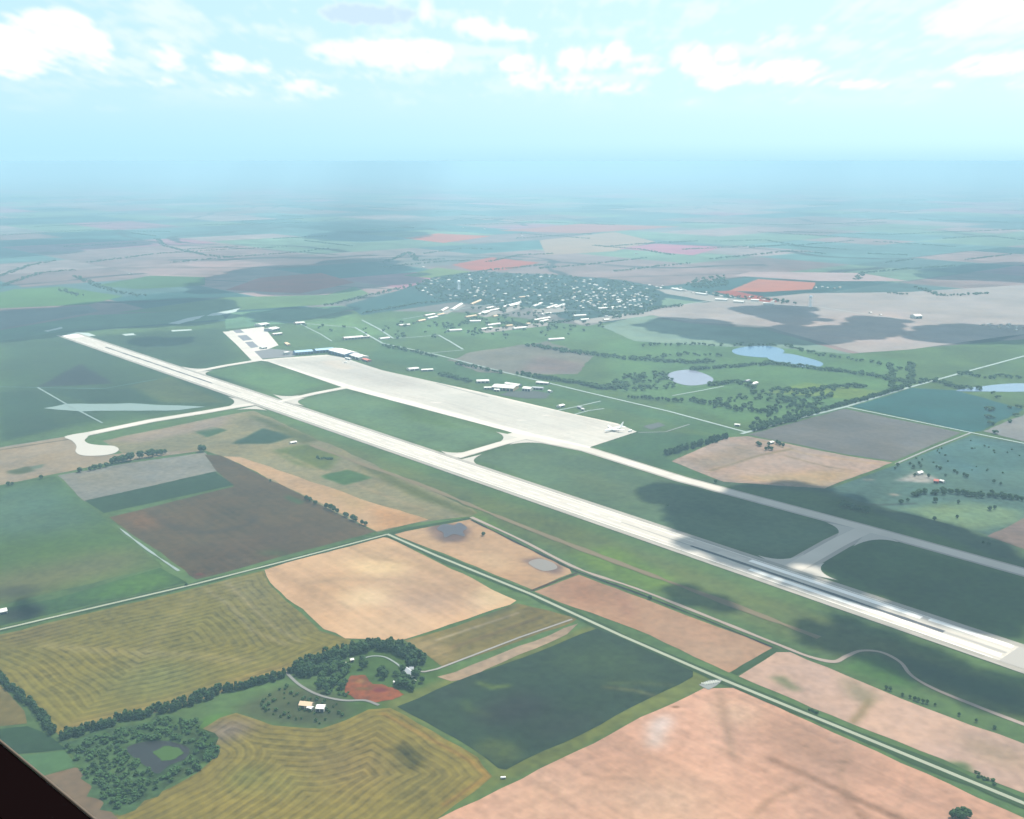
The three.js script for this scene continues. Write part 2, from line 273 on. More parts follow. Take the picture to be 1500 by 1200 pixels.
// ---- fields of the near farms
const STUB = { line: 0 };
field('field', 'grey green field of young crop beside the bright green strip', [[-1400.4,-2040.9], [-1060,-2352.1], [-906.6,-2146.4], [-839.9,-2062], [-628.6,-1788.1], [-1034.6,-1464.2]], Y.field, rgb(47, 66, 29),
  { grain: 0.12, coarse: 0.14, feats: [{ p: [[-1348,-2092.4], [-1053.1,-2335.8], [-839.9,-2062], [-844.6,-1967.8], [-1228.5,-1892.1]], c: rgb(50, 71, 57), a: 0.8, b: 40 }, { p: [[-962.1,-1724.5], [-711.2,-1892.1], [-638.2,-1794.7], [-889.7,-1582]], c: rgb(67, 66, 43), a: 0.8, b: 40 }, { s: [[-842.4,-1670.6,40,20]], c: rgb(29, 29, 28), a: 0.6, b: 15 }] });  // dark spot: soft cloud shade painted into the crop colour
field('field', 'pale grey tan fallow strip behind the bright green strip', [[-1053.6,-2352.1], [-936.3,-2448.6], [-768.6,-2552.7], [-650.6,-2391], [-695.7,-2385.3], [-914.9,-2160.3]], Y.field, rgb(83, 83, 78), { grain: 0.1, coarse: 0.14, feats: [{ p: [[-1036.2,-2352.1], [-899.4,-2436.8], [-870.8,-2309.2], [-922.7,-2183.9]], c: rgb(89, 87, 78), a: 0.8, b: 20 }, { p: [[-765,-2540], [-650.6,-2391], [-532.9,-2257.5], [-671.7,-2379.7]], c: rgb(62, 64, 50), a: 0.8, b: 15 }] });
field('field', 'small rectangular bright emerald green crop strip', [[-916.8,-2165], [-697.3,-2385.3], [-624.9,-2277.9], [-845.2,-2083.6]], Y.patch, rgb(29, 45, 29), { grain: 0.12, coarse: 0.1, ragged: 1.5 });
field('field', 'dark brown ploughed field between the green strip and the road', [[-824.3,-2057.8], [-622.3,-2267.6], [-690.9,-2379.7], [-763.2,-2533.7], [-719.2,-2521.2], [-270,-1971.7], [-549.7,-1727.5], [-599.2,-1788.1]], Y.field, rgb(56, 45, 29),
  { grain: 0.12, coarse: 0.16, tint: [0.5, 0, -0.5], streak: { ang: 0.87, amp: 0.07, len: 200, wid: 8 }, feats: [{ l: [[-749.1,-2083.6], [-682.9,-2007.8], [-601.1,-1960], [-548,-1987.6], [-521.1,-2028.3], [-531.2,-2070.6]], w: 14, c: rgb(32, 29, 28), a: 0.55, b: 9 }, { p: [[-824.3,-2057.8], [-769.2,-2101.2], [-696.8,-1987.6], [-744.2,-1987.6]], c: rgb(71, 49, 29), a: 0.7, b: 18 }, { p: [[-492.2,-2207.9], [-445.8,-2160.3], [-448.6,-2137.2], [-490.1,-2183.9]], c: rgb(37, 57, 29), a: 0.8, b: 5 }, { p: [[-620.7,-1892.1], [-455,-2028.3], [-282.6,-1975.7], [-538.9,-1740]], c: rgb(51, 40, 29), a: 0.5, b: 30 }, { s: [[-451.1,-1856.2,22,10], [-430.5,-1849.2,16,8]], c: rgb(45, 56, 29), a: 0.7, b: 8 }, { s: [[-551.2,-1749.4,8,5]], c: rgb(74, 29, 29), a: 0.8, b: 3 }] });
field('field', 'bright grass green wedge of crop along the gravel road', [[-929.5,-1459.6], [-832.6,-1600.7], [-761.1,-1642], [-630.2,-1781.6], [-561.7,-1712.2], [-803.2,-1538.4], [-919.2,-1441.6]], Y.patch, rgb(36, 56, 29), { grain: 0.14, coarse: 0.14, ragged: 2, feats: [{ p: [[-724.7,-1664.8], [-628.1,-1775.1], [-567.4,-1715.3], [-679.5,-1636.4]], c: rgb(54, 81, 29), a: 0.7, b: 25 }, { p: [[-830,-1595.3], [-775.4,-1622.5], [-752.2,-1569], [-805.6,-1543.4]], c: rgb(29, 29, 28), a: 0.7, b: 12 }] });  // near-black patch: cloud shade painted over the green
field('field', 'large olive straw stubble field with combine tracks', [[-833.2,-1471.1], [-788.2,-1506.5], [-539.1,-1691.2], [-442.5,-1768.6], [-418.8,-1706.2], [-357.4,-1611.5], [-298.9,-1521], [-238.3,-1482.7], [-280.5,-1428.3], [-320.5,-1379.5], [-453.6,-1277.5], [-575.1,-1212.4], [-652.2,-1295.7], [-722.6,-1367.2], [-809.2,-1423.9]], Y.field, rgb(76, 71, 29),
  { res: 1.1, grain: 0.13, coarse: 0.10, rows: { gap: 13, amp: 0.085, warp: 8 }, feats: [{ p: [[-572.8,-1353.1], [-503.7,-1437.1], [-429.6,-1353.1], [-505.2,-1295.7]], c: rgb(71, 76, 44), a: 0.5, b: 25 }, { l: [[-709.8,-1471.1], [-598.5,-1448.3], [-483.5,-1437.1], [-377.6,-1415.3]], w: 12, c: rgb(102, 95, 67), a: 0.6, b: 8 }, { l: [[-534.9,-1664.8], [-543.8,-1530.9], [-548.9,-1394]], w: 10, c: rgb(101, 92, 63), a: 0.5, b: 10 }, { p: [[-793.9,-1518.6], [-719.5,-1569], [-693.6,-1506.5], [-766.1,-1459.6]], c: rgb(64, 57, 32), a: 0.6, b: 20 }, { p: [[-534.5,-1724.5], [-448.3,-1762.2], [-351.5,-1582], [-283.7,-1506.5], [-325.8,-1506.5]], c: rgb(80, 76, 56), a: 0.5, b: 25 }, { l: [[-524.3,-1688.2], [-457.2,-1608.8], [-402.2,-1518.6], [-339.5,-1471.1]], w: 8, c: rgb(98, 91, 70), a: 0.5, b: 4 }, { l: [[-497.3,-1718.3], [-432.6,-1622.5], [-381.3,-1543.4], [-321.1,-1482.7]], w: 8, c: rgb(98, 91, 70), a: 0.5, b: 4 }, { l: [[-568.4,-1225.6], [-458.1,-1292], [-323.5,-1394]], w: 26, c: rgb(96, 80, 48), a: 0.6, b: 10 }] });
field('field', 'pale peach bare tilled field inside the road junction', [[-440.8,-1771.8], [-377.9,-1838.8], [-254.1,-1940.7], [-241.8,-1936.9], [7.9,-1636.4], [-2.2,-1619.7], [-96.7,-1543.4], [-166.2,-1487.4], [-255.3,-1492.1], [-293.4,-1526], [-360.2,-1625.2], [-418.4,-1715.3]], Y.field, rgb(131, 107, 83),
  { grain: 0.05, coarse: 0.10, tint: [0.3, 0.1, -0.3], streak: { ang: 0.86, amp: 0.055, len: 260, wid: 9 }, feats: [{ p: [[-302.3,-1838.8], [-199.1,-1814.8], [-181.1,-1755.8], [-245.5,-1740], [-300.8,-1788.1]], c: rgb(150, 131, 100), a: 0.95, b: 22 }, { p: [[-288.5,-1670.6], [-205.2,-1700.1], [-192.5,-1636.4], [-256.5,-1608.8]], c: rgb(149, 132, 104), a: 0.95, b: 22 }, { p: [[-69.6,-1679.4], [-11.7,-1694.1], [5.7,-1636.4], [-55.3,-1595.3]], c: rgb(149, 132, 104), a: 0.95, b: 18 }, { p: [[-225.7,-1724.5], [-81.8,-1694.1], [-66.9,-1608.8], [-163.5,-1569]], c: rgb(114, 96, 81), a: 0.8, b: 35 }, { l: [[-353.5,-1709.2], [-297.9,-1730.6], [-225.7,-1724.5], [-129,-1700.1]], w: 7, c: rgb(113, 95, 76), a: 0.85, b: 6 }, { l: [[-297.4,-1892.1], [-270.8,-1838.8], [-185.7,-1804.7], [-132.8,-1755.8]], w: 8, c: rgb(114, 94, 72), a: 0.85, b: 6 }, { p: [[-424,-1762.2], [-250.1,-1929.3], [-192.3,-1874], [-331.5,-1788.1]], c: rgb(123, 103, 80), a: 0.6, b: 25 }, { p: [[-294.3,-1569], [-164.8,-1582], [-97.1,-1551], [-166.7,-1492.1], [-255.6,-1494.5]], c: rgb(131, 111, 88), a: 0.7, b: 25 }] });
field('field', 'brown stubble wedge between the peach field and the farm lane', [[-163.9,-1485], [-87.7,-1535.9], [9,-1625.2], [104.5,-1566.4], [94.9,-1551], [-98.2,-1396.1], [-122.6,-1432.7]], Y.field, rgb(77, 69, 37), { grain: 0.12, coarse: 0.14, streak: { ang: 2.42, amp: 0.10, len: 260, wid: 6 }, feats: [{ l: [[-114.3,-1487.4], [-53.5,-1535.9], [11,-1587.3]], w: 5, c: rgb(104, 95, 79), a: 0.8, b: 2 }, { l: [[-91.9,-1459.6], [-31.5,-1506.5], [43.6,-1569]], w: 7, c: rgb(66, 54, 36), a: 0.7, b: 3 }, { p: [[-160.6,-1482.7], [-114.8,-1494.5], [-85,-1426.1], [-109.3,-1415.3]], c: rgb(100, 88, 65), a: 0.6, b: 15 }, { p: [[16.7,-1608.8], [55.9,-1614.2], [54.5,-1569], [27.1,-1561.2]], c: rgb(71, 61, 29), a: 0.7, b: 8 }, { p: [[-54.5,-1569], [6.7,-1619.7], [6.7,-1603.4], [-32.7,-1569]], c: rgb(56, 58, 35), a: 0.8, b: 5 }] });
field('field', 'narrow tan bare strip below the farm lane', [[-106.1,-1369.2], [-59.2,-1404.6], [103.3,-1545.9], [84.1,-1506.5], [10.1,-1437.1], [-57.7,-1365.2], [-86.1,-1357.1]], Y.field, rgb(106, 92, 76), { grain: 0.1, coarse: 0.15, ragged: 5, feats: [{ s: [[-42,-1423.9,4,3]], c: rgb(57, 31, 29), a: 0.8, b: 1 }] });
field('field', 'dark green crop field with lighter wavy bands', [[-153.2,-1284.8], [-103.6,-1333.5], [-29.4,-1394], [129.7,-1526], [142.5,-1526], [259.4,-1385.7], [256.6,-1369.2], [114.8,-1239.1], [-6.5,-1135], [-16.4,-1138], [-50.9,-1183.5]], Y.field, rgb(29, 41, 29),
  { res: 1.2, grain: 0.16, coarse: 0.14, tint: [0.4, 0.2, -0.4], feats: [{ l: [[-47.7,-1353.1], [-28.3,-1337.4], [-4.7,-1343.3]], w: 8, c: rgb(62, 76, 29), a: 0.8, b: 4 }, { l: [[-64.5,-1299.4], [-54.3,-1273.9], [-31.5,-1266.8]], w: 7, c: rgb(52, 68, 29), a: 0.8, b: 5 }, { l: [[127.7,-1339.3], [169.2,-1329.6], [195.4,-1314.4]], w: 6, c: rgb(79, 77, 46), a: 0.7, b: 4 }, { l: [[133.6,-1353.1], [190.4,-1349.2], [223.2,-1345.2]], w: 8, c: rgb(60, 66, 29), a: 0.6, b: 6 }, { p: [[50.4,-1437.1], [133.7,-1471.1], [204.5,-1383.6], [144.1,-1363.2], [68.6,-1394]], c: rgb(39, 53, 29), a: 0.6, b: 22 }, { p: [[-50.9,-1185.1], [-25.9,-1209.1], [8.5,-1193], [12.5,-1158.8], [-9.9,-1140.9]], c: rgb(48, 57, 29), a: 0.75, b: 7 }, { p: [[9.4,-1333.5], [63.5,-1277.5], [-8.8,-1234], [-53.8,-1259.8]], c: rgb(29, 29, 28), a: 0.7, b: 18 }, { p: [[-103.4,-1329.6], [-29.2,-1383.6], [-47.7,-1353.1], [-91.3,-1286.6]], c: rgb(29, 35, 29), a: 0.6, b: 12 }, { p: [[26.6,-1242.5], [136.1,-1277.5], [96.8,-1234], [34.2,-1193]], c: rgb(29, 32, 29), a: 0.6, b: 15 }] });
field('field', 'straw coloured stubble field with curved combine swaths', [[-405.5,-1215.6], [-382.5,-1256.3], [-365.1,-1268.6], [-308.7,-1237.4], [-245.4,-1228.9], [-190.5,-1277.5], [-161.9,-1281.1], [-41.7,-1161.9], [-22.6,-1120.6], [-83.2,-1037.8], [-227.9,-814], [-425,-814], [-462.2,-1001.5], [-438.7,-1047.9], [-374.4,-1129.2], [-360.5,-1168]], Y.field, rgb(81, 73, 31),
  { res: 1.1, grain: 0.13, coarse: 0.10, rows: { gap: 12.5, amp: 0.085, warp: 12 }, feats: [{ p: [[-401.3,-1222.2], [-375.4,-1256.3], [-327.5,-1242.5], [-345.6,-1209.1], [-374.9,-1189.8]], c: rgb(77, 69, 60), a: 0.8, b: 12 }, { p: [[-311.2,-1103.7], [-269.2,-1132.1], [-227.2,-1124.9], [-274.8,-1083.2]], c: rgb(72, 76, 37), a: 0.5, b: 20 }, { p: [[-338.8,-1117.8], [-313.5,-1146.8], [-294.3,-1135], [-317.9,-1083.2]], c: rgb(59, 67, 29), a: 0.55, b: 14 }, { p: [[-275.4,-1161.9], [-196.4,-1193], [-138.7,-1132.1], [-197.3,-1090]], c: rgb(82, 70, 48), a: 0.5, b: 30 }, { l: [[-171.3,-1268.6], [-49.8,-1154.3], [-28.3,-1120.6], [-77.3,-1063.3]], w: 5, c: rgb(98, 68, 29), a: 0.6, b: 3 }] });
field('field', 'broad peach bare field below the long farm road', [[-138,-989.8], [-83.1,-1036.6], [264.2,-1335.5], [307,-1337.4], [429,-1199.4], [554.3,-1055.6], [657.4,-935], [548.1,-751.9], [-259.6,-751.9], [-213.3,-894.7]], Y.field, rgb(132, 103, 87),
  { res: 1.5, grain: 0.08, coarse: 0.09, tint: [0.3, 0, -0.4], streak: { ang: 0.86, amp: 0.05, len: 240, wid: 8 }, feats: [{ p: [[177,-1242.5], [207.3,-1268.6], [208,-1242.5], [181.5,-1177.2], [169.8,-1185.1]], c: rgb(138, 127, 122), a: 0.9, b: 8 }, { p: [[266.4,-1295.7], [321.5,-1295.7], [318.6,-1242.5], [274.4,-1242.5]], c: rgb(135, 118, 101), a: 0.7, b: 20 }, { l: [[283.7,-1323.9], [277.7,-1259.8], [271.2,-1161.9]], w: 10, c: rgb(105, 85, 71), a: 0.85, b: 5 }, { p: [[300.9,-1242.5], [362,-1239.1], [409.9,-1193], [411.4,-1117.8], [350.8,-1132.1], [324.5,-1193]], c: rgb(107, 84, 70), a: 0.8, b: 30 }, { l: [[316.4,-1158.8], [355,-1117.8], [384.7,-1083.2], [436.5,-1031.6]], w: 9, c: rgb(98, 74, 59), a: 0.9, b: 4 }, { l: [[384.7,-1083.2], [391.6,-1132.1], [417.8,-1177.2]], w: 7, c: rgb(106, 84, 69), a: 0.85, b: 5 }, { l: [[384.7,-1083.2], [389.6,-1037.8], [381.5,-1001.5]], w: 7, c: rgb(104, 80, 65), a: 0.85, b: 4 }, { l: [[264.8,-1037.8], [296.7,-1076.5], [343.1,-1103.7]], w: 6, c: rgb(105, 83, 67), a: 0.85, b: 4 }, { p: [[-53.5,-1050.4], [57.1,-1132.1], [119.7,-1103.7], [37.4,-1025.5]], c: rgb(131, 110, 89), a: 0.5, b: 40 }, { p: [[102.6,-1090], [201.7,-1117.8], [255,-1063.3], [148.2,-1013.3]], c: rgb(132, 115, 94), a: 0.6, b: 40 }, { s: [[218.8,-1284.8,5,3]], c: rgb(92, 68, 49), a: 0.8, b: 1 }] });
field('field', 'tan field with two muddy puddle patches beside the road', [[-232.4,-1960], [-150.2,-2007.8], [-83.4,-2045.1], [103.7,-1775.1], [106.3,-1755.8], [34.8,-1682.3], [-86.8,-1808.1]], Y.field, rgb(122, 99, 76), { grain: 0.06, coarse: 0.10, tint: [0.3, 0, -0.3], feats: [{ p: [[-169.1,-1987.6], [-145.3,-2036.7], [-88.4,-1999.7], [-80.4,-1967.8], [-91.5,-1914.3], [-130.5,-1910.5], [-161.2,-1936.9]], c: rgb(78, 62, 58), a: 0.85, b: 6 }, { p: [[15,-1821.6], [50.3,-1835.3], [92.1,-1788.1], [84.2,-1749.4], [48.6,-1768.6]], c: rgb(79, 64, 59), a: 0.85, b: 6 }, { p: [[-76.5,-1863.3], [-12.5,-1828.4], [12.1,-1755.8], [-36.5,-1771.8]], c: rgb(129, 109, 84), a: 0.7, b: 15 }, { p: [[-212.6,-1948.4], [-162.1,-1983.6], [-129.3,-1892.1], [-141,-1874]], c: rgb(125, 104, 78), a: 0.6, b: 12 }] });
field('field', 'pinkish tan ploughed field between the road and the airfield fence', [[37,-1673.5], [117.9,-1749.4], [236.4,-1625.2], [390.7,-1461.9], [384.5,-1452.8], [309.2,-1381.5], [191.4,-1526]], Y.field, rgb(115, 90, 71), { grain: 0.07, coarse: 0.10, tint: [0.4, -0.1, -0.4], feats: [{ p: [[58.3,-1688.2], [117.4,-1740], [174.8,-1688.2], [156.1,-1608.8], [101.9,-1636.4]], c: rgb(104, 75, 57), a: 0.7, b: 22 }, { p: [[228.9,-1569], [325.8,-1506.5], [365.2,-1448.3], [304.7,-1398.2], [248.6,-1482.7]], c: rgb(122, 101, 83), a: 0.6, b: 25 }, { l: [[180,-1682.3], [186.9,-1636.4], [186.7,-1582]], w: 14, c: rgb(98, 68, 57), a: 0.6, b: 10 }] });
field('field', 'sandy tan field with a small green sump near the bend', [[320.7,-1371.3], [393,-1446], [413.3,-1446], [474,-1373.3], [527.6,-1306.9], [640.5,-1193], [794.4,-1037.8], [706.4,-904.5], [590.1,-1085.9], [524.5,-1158.8], [441.5,-1239.1]], Y.field, rgb(125, 105, 93), { grain: 0.07, coarse: 0.10, feats: [{ p: [[363.7,-1369.2], [386.9,-1373.3], [397.6,-1333.5], [389,-1325.8]], c: rgb(79, 80, 57), a: 0.9, b: 5 }, { p: [[466.2,-1373.3], [493.4,-1329.6], [502.3,-1314.4], [474.6,-1286.6], [460.5,-1314.4]], c: rgb(88, 81, 64), a: 0.75, b: 9 }, { l: [[485.3,-1305], [461.6,-1268.6], [440.8,-1242.5]], w: 6, c: rgb(68, 61, 32), a: 0.8, b: 4 }, { p: [[565,-1217.3], [629.4,-1169.5], [611.8,-1132.1], [575.8,-1161.9]], c: rgb(105, 93, 76), a: 0.6, b: 16 }, { p: [[513.8,-1152.8], [549.9,-1149.8], [547.6,-1124.9], [558.6,-1103.7], [576.2,-1090], [558.6,-1103.7]], c: rgb(52, 69, 36), a: 0.8, b: 4 }] });
field('field', 'dusty tan ground between the turnaround and the tree row', [[-1333,-2272.7], [-1468.8,-2521.2], [-1302.3,-2598], [-1182.4,-2707.5], [-1080.1,-2598], [-1012.9,-2521.2], [-971.3,-2546.3], [-881.4,-2584.9], [-774,-2571.9], [-985.6,-2448.6], [-1060.5,-2368.6], [-1151.6,-2277.9]], Y.field, rgb(100, 89, 73), { grain: 0.08, coarse: 0.16, feats: [{ p: [[-1188.8,-2391], [-1158.4,-2431], [-1124.5,-2391], [-1144,-2363.1], [-1175.2,-2368.6]], c: rgb(51, 56, 32), a: 0.9, b: 4 }, { p: [[-1147.7,-2425.2], [-1125.2,-2448.6], [-1118.3,-2413.7], [-1137.5,-2402.3]], c: rgb(59, 74, 56), a: 0.7, b: 3 }, { l: [[-1302.3,-2598], [-1179.2,-2721.8]], w: 22, c: rgb(94, 89, 84), a: 0.8, b: 5 }, { l: [[-1304.2,-2565.5], [-1161.9,-2679.3]], w: 7, c: rgb(47, 41, 29), a: 0.7, b: 2 }] });
field('field', 'weathered tan and olive ground along the west side of the runway', [[-1067.3,-2665.4], [-798.3,-2971.6], [-753.2,-3005.9], [-595.4,-2795.5], [-234.3,-2319.8], [-70.7,-2083.6], [-84,-2062], [-165.8,-2032.5], [-265.4,-1967.8], [-717.5,-2521.2], [-774,-2571.9], [-971.3,-2546.3], [-1015.8,-2598]], Y.field, rgb(88, 84, 62), { grain: 0.10, coarse: 0.16, ragged: 5, feats: [{ p: [[-722.3,-2638.1], [-680.8,-2803.1], [-574.1,-2707.5], [-625.4,-2638.1]], c: rgb(29, 45, 29), a: 0.95, b: 4 }, { p: [[-854.6,-2765.6], [-821.2,-2818.3], [-771.8,-2773], [-806.7,-2700.4]], c: rgb(37, 56, 29), a: 0.95, b: 3 }, { p: [[-602,-2571.9], [-528.5,-2638.1], [-422.1,-2521.2], [-433.7,-2391], [-525.6,-2448.6]], c: rgb(59, 68, 29), a: 0.85, b: 8 }, { p: [[-377.8,-2448.6], [-305.2,-2391], [-230.8,-2283], [-70.7,-2083.6], [-84,-2062], [-223.7,-2207.9]], c: rgb(58, 61, 29), a: 0.9, b: 8 }, { p: [[-770.8,-2980.1], [-618.7,-2818.3], [-499.3,-2672.4], [-546.1,-2638.1]], c: rgb(55, 59, 29), a: 0.8, b: 8 }, { l: [[-569.5,-2540], [-449.8,-2391], [-283.4,-2207.9], [-185.2,-2101.2]], w: 10, c: rgb(104, 92, 70), a: 0.6, b: 5 }, { p: [[-442,-2346.7], [-390.5,-2402.3], [-320.6,-2335.8], [-376.2,-2277.9]], c: rgb(44, 66, 29), a: 0.95, b: 3 }, { p: [[-1069.9,-2672.4], [-806,-2963.2], [-787.4,-2818.3], [-968.9,-2638.1]], c: rgb(96, 85, 75), a: 0.7, b: 14 }] });
field('field', 'long peach bare strip beside the hedgerow trees', [[-712.5,-2515], [-668.8,-2508.8], [-487.3,-2335.8], [-306.9,-2160.3], [-169.2,-2040.9], [-265.9,-1971.7], [-389.2,-2128.1]], Y.patch, rgb(122, 100, 75), { grain: 0.07, coarse: 0.1, ragged: 3, feats: [{ p: [[-303.9,-2137.2], [-171.9,-2040.9], [-256.6,-1983.6]], c: rgb(121, 89, 59), a: 0.7, b: 14 }, { p: [[-429,-2272.7], [-305.1,-2146.4], [-325.1,-2083.6]], c: rgb(104, 87, 58), a: 0.6, b: 14 }] });
// far bank of fields east of the airfield
field('field', 'grey brown fallow field below the east road', [[629.3,-2729], [980.5,-3032.1], [1205.8,-2750.8], [928.2,-2472.3], [831.1,-2533.7]], Y.field, rgb(71, 70, 69), { res: 3, grain: 0.08, coarse: 0.12, streak: { ang: 0.87, amp: 0.04, len: 300, wid: 14 } });
field('field', 'dry tan pasture around the small tree clump', [[387.9,-2472.3], [565.4,-2700.4], [626.2,-2714.6], [827.2,-2521.2], [920.7,-2460.4], [695.9,-2252.4], [481,-2303.9]], Y.field, rgb(113, 98, 88), { res: 3, grain: 0.10, coarse: 0.14, tint: [0.5, 0, -0.5], feats: [{ l: [[641.9,-2672.4], [731,-2540], [899.4,-2436.8]], w: 8, c: rgb(118, 98, 68), a: 0.7, b: 5 }, { l: [[465.9,-2391], [607.8,-2521.2], [708.6,-2584.9]], w: 7, c: rgb(63, 58, 29), a: 0.7, b: 4 }, { l: [[675.3,-2521.2], [748.9,-2425.2], [803.2,-2391]], w: 6, c: rgb(72, 61, 35), a: 0.6, b: 4 }, { p: [[431.9,-2478.3], [599,-2638.1], [612,-2540], [465.9,-2391]], c: rgb(96, 84, 72), a: 0.7, b: 15 }, { p: [[487.3,-2335.8], [722.9,-2391], [815.7,-2379.7], [701.9,-2262.5]], c: rgb(117, 100, 73), a: 0.6, b: 14 }] });
field('field', 'dark blue green crop field at the corner of the east road', [[1008.9,-3058.8], [1283.4,-3320.3], [1410.9,-3289.2], [1502.7,-3023.4], [1263.4,-2765.6], [1234.5,-2758.2]], Y.field, rgb(29, 60, 59), { res: 3, grain: 0.08, coarse: 0.12 });
field('field', 'pale grey field beyond the dark green crop', [[1270.8,-2765.6], [1478.3,-2963.2], [1647.4,-2780.5], [1386.7,-2559.1]], Y.field, rgb(90, 90, 89), { res: 4, grain: 0.06, coarse: 0.1 });
field('field', 'rough green pasture with scattered bushes and a creek', [[933,-2448.6], [1225.8,-2729], [1318,-2631.3], [1598.7,-2257.5], [1153.3,-1582], [969.8,-1892.1], [921.7,-1960], [745.4,-2160.3], [696,-2242.4]], Y.field, rgb(49, 69, 63), { res: 3, grain: 0.14, coarse: 0.18, feats: [{ p: [[1003,-2540], [1209.5,-2707.5], [1305.5,-2604.6], [1204.8,-2391], [1044.2,-2391]], c: rgb(46, 71, 70), a: 0.7, b: 20 }, { p: [[802.4,-2114.6], [979.2,-2160.3], [1064.2,-2092.4], [1010.7,-2007.8], [871.4,-1967.8]], c: rgb(74, 90, 63), a: 0.7, b: 14 }, { p: [[870.8,-2309.2], [955.8,-2391], [977.7,-2335.8], [942.5,-2293.4]], c: rgb(120, 115, 113), a: 0.7, b: 6 }, { l: [[686.9,-2160.3], [781.4,-2137.2], [857.2,-2146.4]], w: 6, c: rgb(29, 30, 29), a: 0.8, b: 3 }, { s: [[815.2,-2319.8,14,6], [835.2,-2207.9,10,10]], c: rgb(109, 102, 97), a: 0.7, b: 4 }] });
field('field', 'dull brown ploughed patch at the pasture edge', [[922.9,-1944.5], [1050.7,-2057.8], [1171.6,-1929.3], [1001.3,-1801.4]], Y.patch, rgb(85, 73, 68), { res: 4 });
field('field', 'dun grey rough meadow beside the airfield road', [[-237.3,-3809.9], [-130.7,-3995.2], [138.1,-4231.7], [306,-3893.4], [222.1,-3555], [23.4,-3555], [-118,-3591.2]], Y.field, rgb(80, 78, 71), { res: 4, grain: 0.1, coarse: 0.14, ragged: 12, feats: [{ p: [[23.6,-3591.2], [102.7,-3922], [268.3,-3716.8], [210.4,-3555]], c: rgb(86, 72, 71), a: 0.6, b: 20 }] });
// ---- farther fields that stand out from the quilt
field('field', 'teal green field on the near edge of the town', [[-846.8,-5336.5], [-557.9,-6178.6], [-168.3,-5788.1], [-138.6,-5639.2], [-710,-4971.3]], Y.patch, rgb(29, 55, 54), { res: 6, grain: 0.05, coarse: 0.08 });
field('field', 'broad pinkish tan wheat stubble plain east of the town', [[621.4,-5040.4], [812.3,-5336.5], [1161.9,-5525.4], [1616.5,-5818.8], [2203.1,-5881.1], [4099.7,-6704.2], [2960.9,-4795.6], [2079.7,-4369.2], [1545.8,-4040.5], [1318.5,-3965.6], [1115.1,-4631.6], [803.5,-4753.6]], Y.patch, rgb(114, 107, 105), { res: 8, grain: 0.05, coarse: 0.10, feats: [{ p: [[1090.9,-4795.6], [1931.5,-5135.5], [1629.9,-4231.7], [1321.2,-4040.5]], c: rgb(126, 111, 107), a: 0.6, b: 60 }] });
field('field', 'olive green pasture below the wheat stubble', [[391.8,-4631.6], [597,-4971.3], [796.7,-4712.2], [1096.9,-4553.6], [1284,-3922], [1038.1,-4071.2], [831.2,-4102.4], [497.3,-4231.7]], Y.patch, rgb(82, 98, 85), { res: 6, grain: 0.06, coarse: 0.14 });
field('field', 'brick red bare field behind the east end of the town', [[1220.6,-5944.8], [1517.7,-6545.4], [1823.3,-6356.8], [1706.9,-6009.8], [1405.5,-5881.1]], Y.patch, rgb(131, 77, 58), { res: 8, grain: 0.05, coarse: 0.08 });
field('field', 'brick red strip behind the warehouse row', [[1126.4,-5912.8], [1247.5,-5944.8], [1401.4,-5525.4], [1319.7,-5362.7]], Y.patch, rgb(116, 47, 30), { res: 8, grain: 0.05, coarse: 0.08 });
field('field', 'dusty red bare field beyond the town', [[-422.2,-7472.7], [-155.2,-8068.7], [195.8,-7626.5], [-45.6,-7090.7], [-273.5,-7090.7]], Y.patch, rgb(121, 49, 29), { res: 8, grain: 0.05, coarse: 0.08 });
field('field', 'salmon pink bare field far behind the town', [[883.2,-8905.1], [1265.8,-9429.9], [1794.3,-9049.1], [1400.5,-8247.7]], Y.patch, rgb(128, 72, 91), { res: 12, grain: 0.04, coarse: 0.08 });
field('field', 'pale pink bare field on the far plain', [[-1032.7,-10109.3], [-756.8,-10787.9], [-198.9,-10389.6], [-607.8,-9509.9]], Y.patch, rgb(131, 57, 29), { res: 12, grain: 0.04, coarse: 0.08 });
field('field', 'long pale rose field on the far plain', [[-143,-11217.5], [792.7,-12454.9], [1899.3,-11929], [688,-10787.9]], Y.patch, rgb(123, 67, 58), { res: 16, grain: 0.04, coarse: 0.08 });
field('field', 'pale lilac stubble field behind the town', [[251.5,-9843.5], [1051.9,-10998.6], [1297.9,-9673.9], [828.8,-8630.2], [264.2,-8247.7]], Y.patch, rgb(118, 97, 81), { res: 12, grain: 0.04, coarse: 0.08 });
field('field', 'mauve stubble field north east of the town', [[1410.9,-6745.1], [1575.7,-7001.1], [2268,-6913.7], [2403.4,-6430.9], [1864.7,-6430.9]], Y.patch, rgb(124, 106, 105), { res: 10, grain: 0.04, coarse: 0.08 });
field('field', 'light green meadow west of the town', [[-694.6,-6745.1], [-514.3,-7276.8], [-270.1,-7001.1], [-466.4,-6584.4]], Y.patch, rgb(72, 86, 39), { res: 8, grain: 0.04, coarse: 0.08 });
field('field', 'maroon ploughed field west of the town', [[-1620.7,-5977.1], [-1578.1,-6623.9], [-1245.2,-6913.7], [-942.4,-6356.8], [-1165.4,-5818.8]], Y.patch, rgb(116, 35, 29), { res: 8, grain: 0.05, coarse: 0.10 });
field('field', 'light green meadow north of the old bunkers', [[-1905.4,-5063.9], [-1531.6,-5639.2], [-1004.7,-5757.7], [-911.6,-6144.1], [-789.5,-5818.8], [-937.7,-5362.7], [-1392.3,-5111.4]], Y.patch, rgb(62, 82, 45), { res: 8, grain: 0.05, coarse: 0.12 });
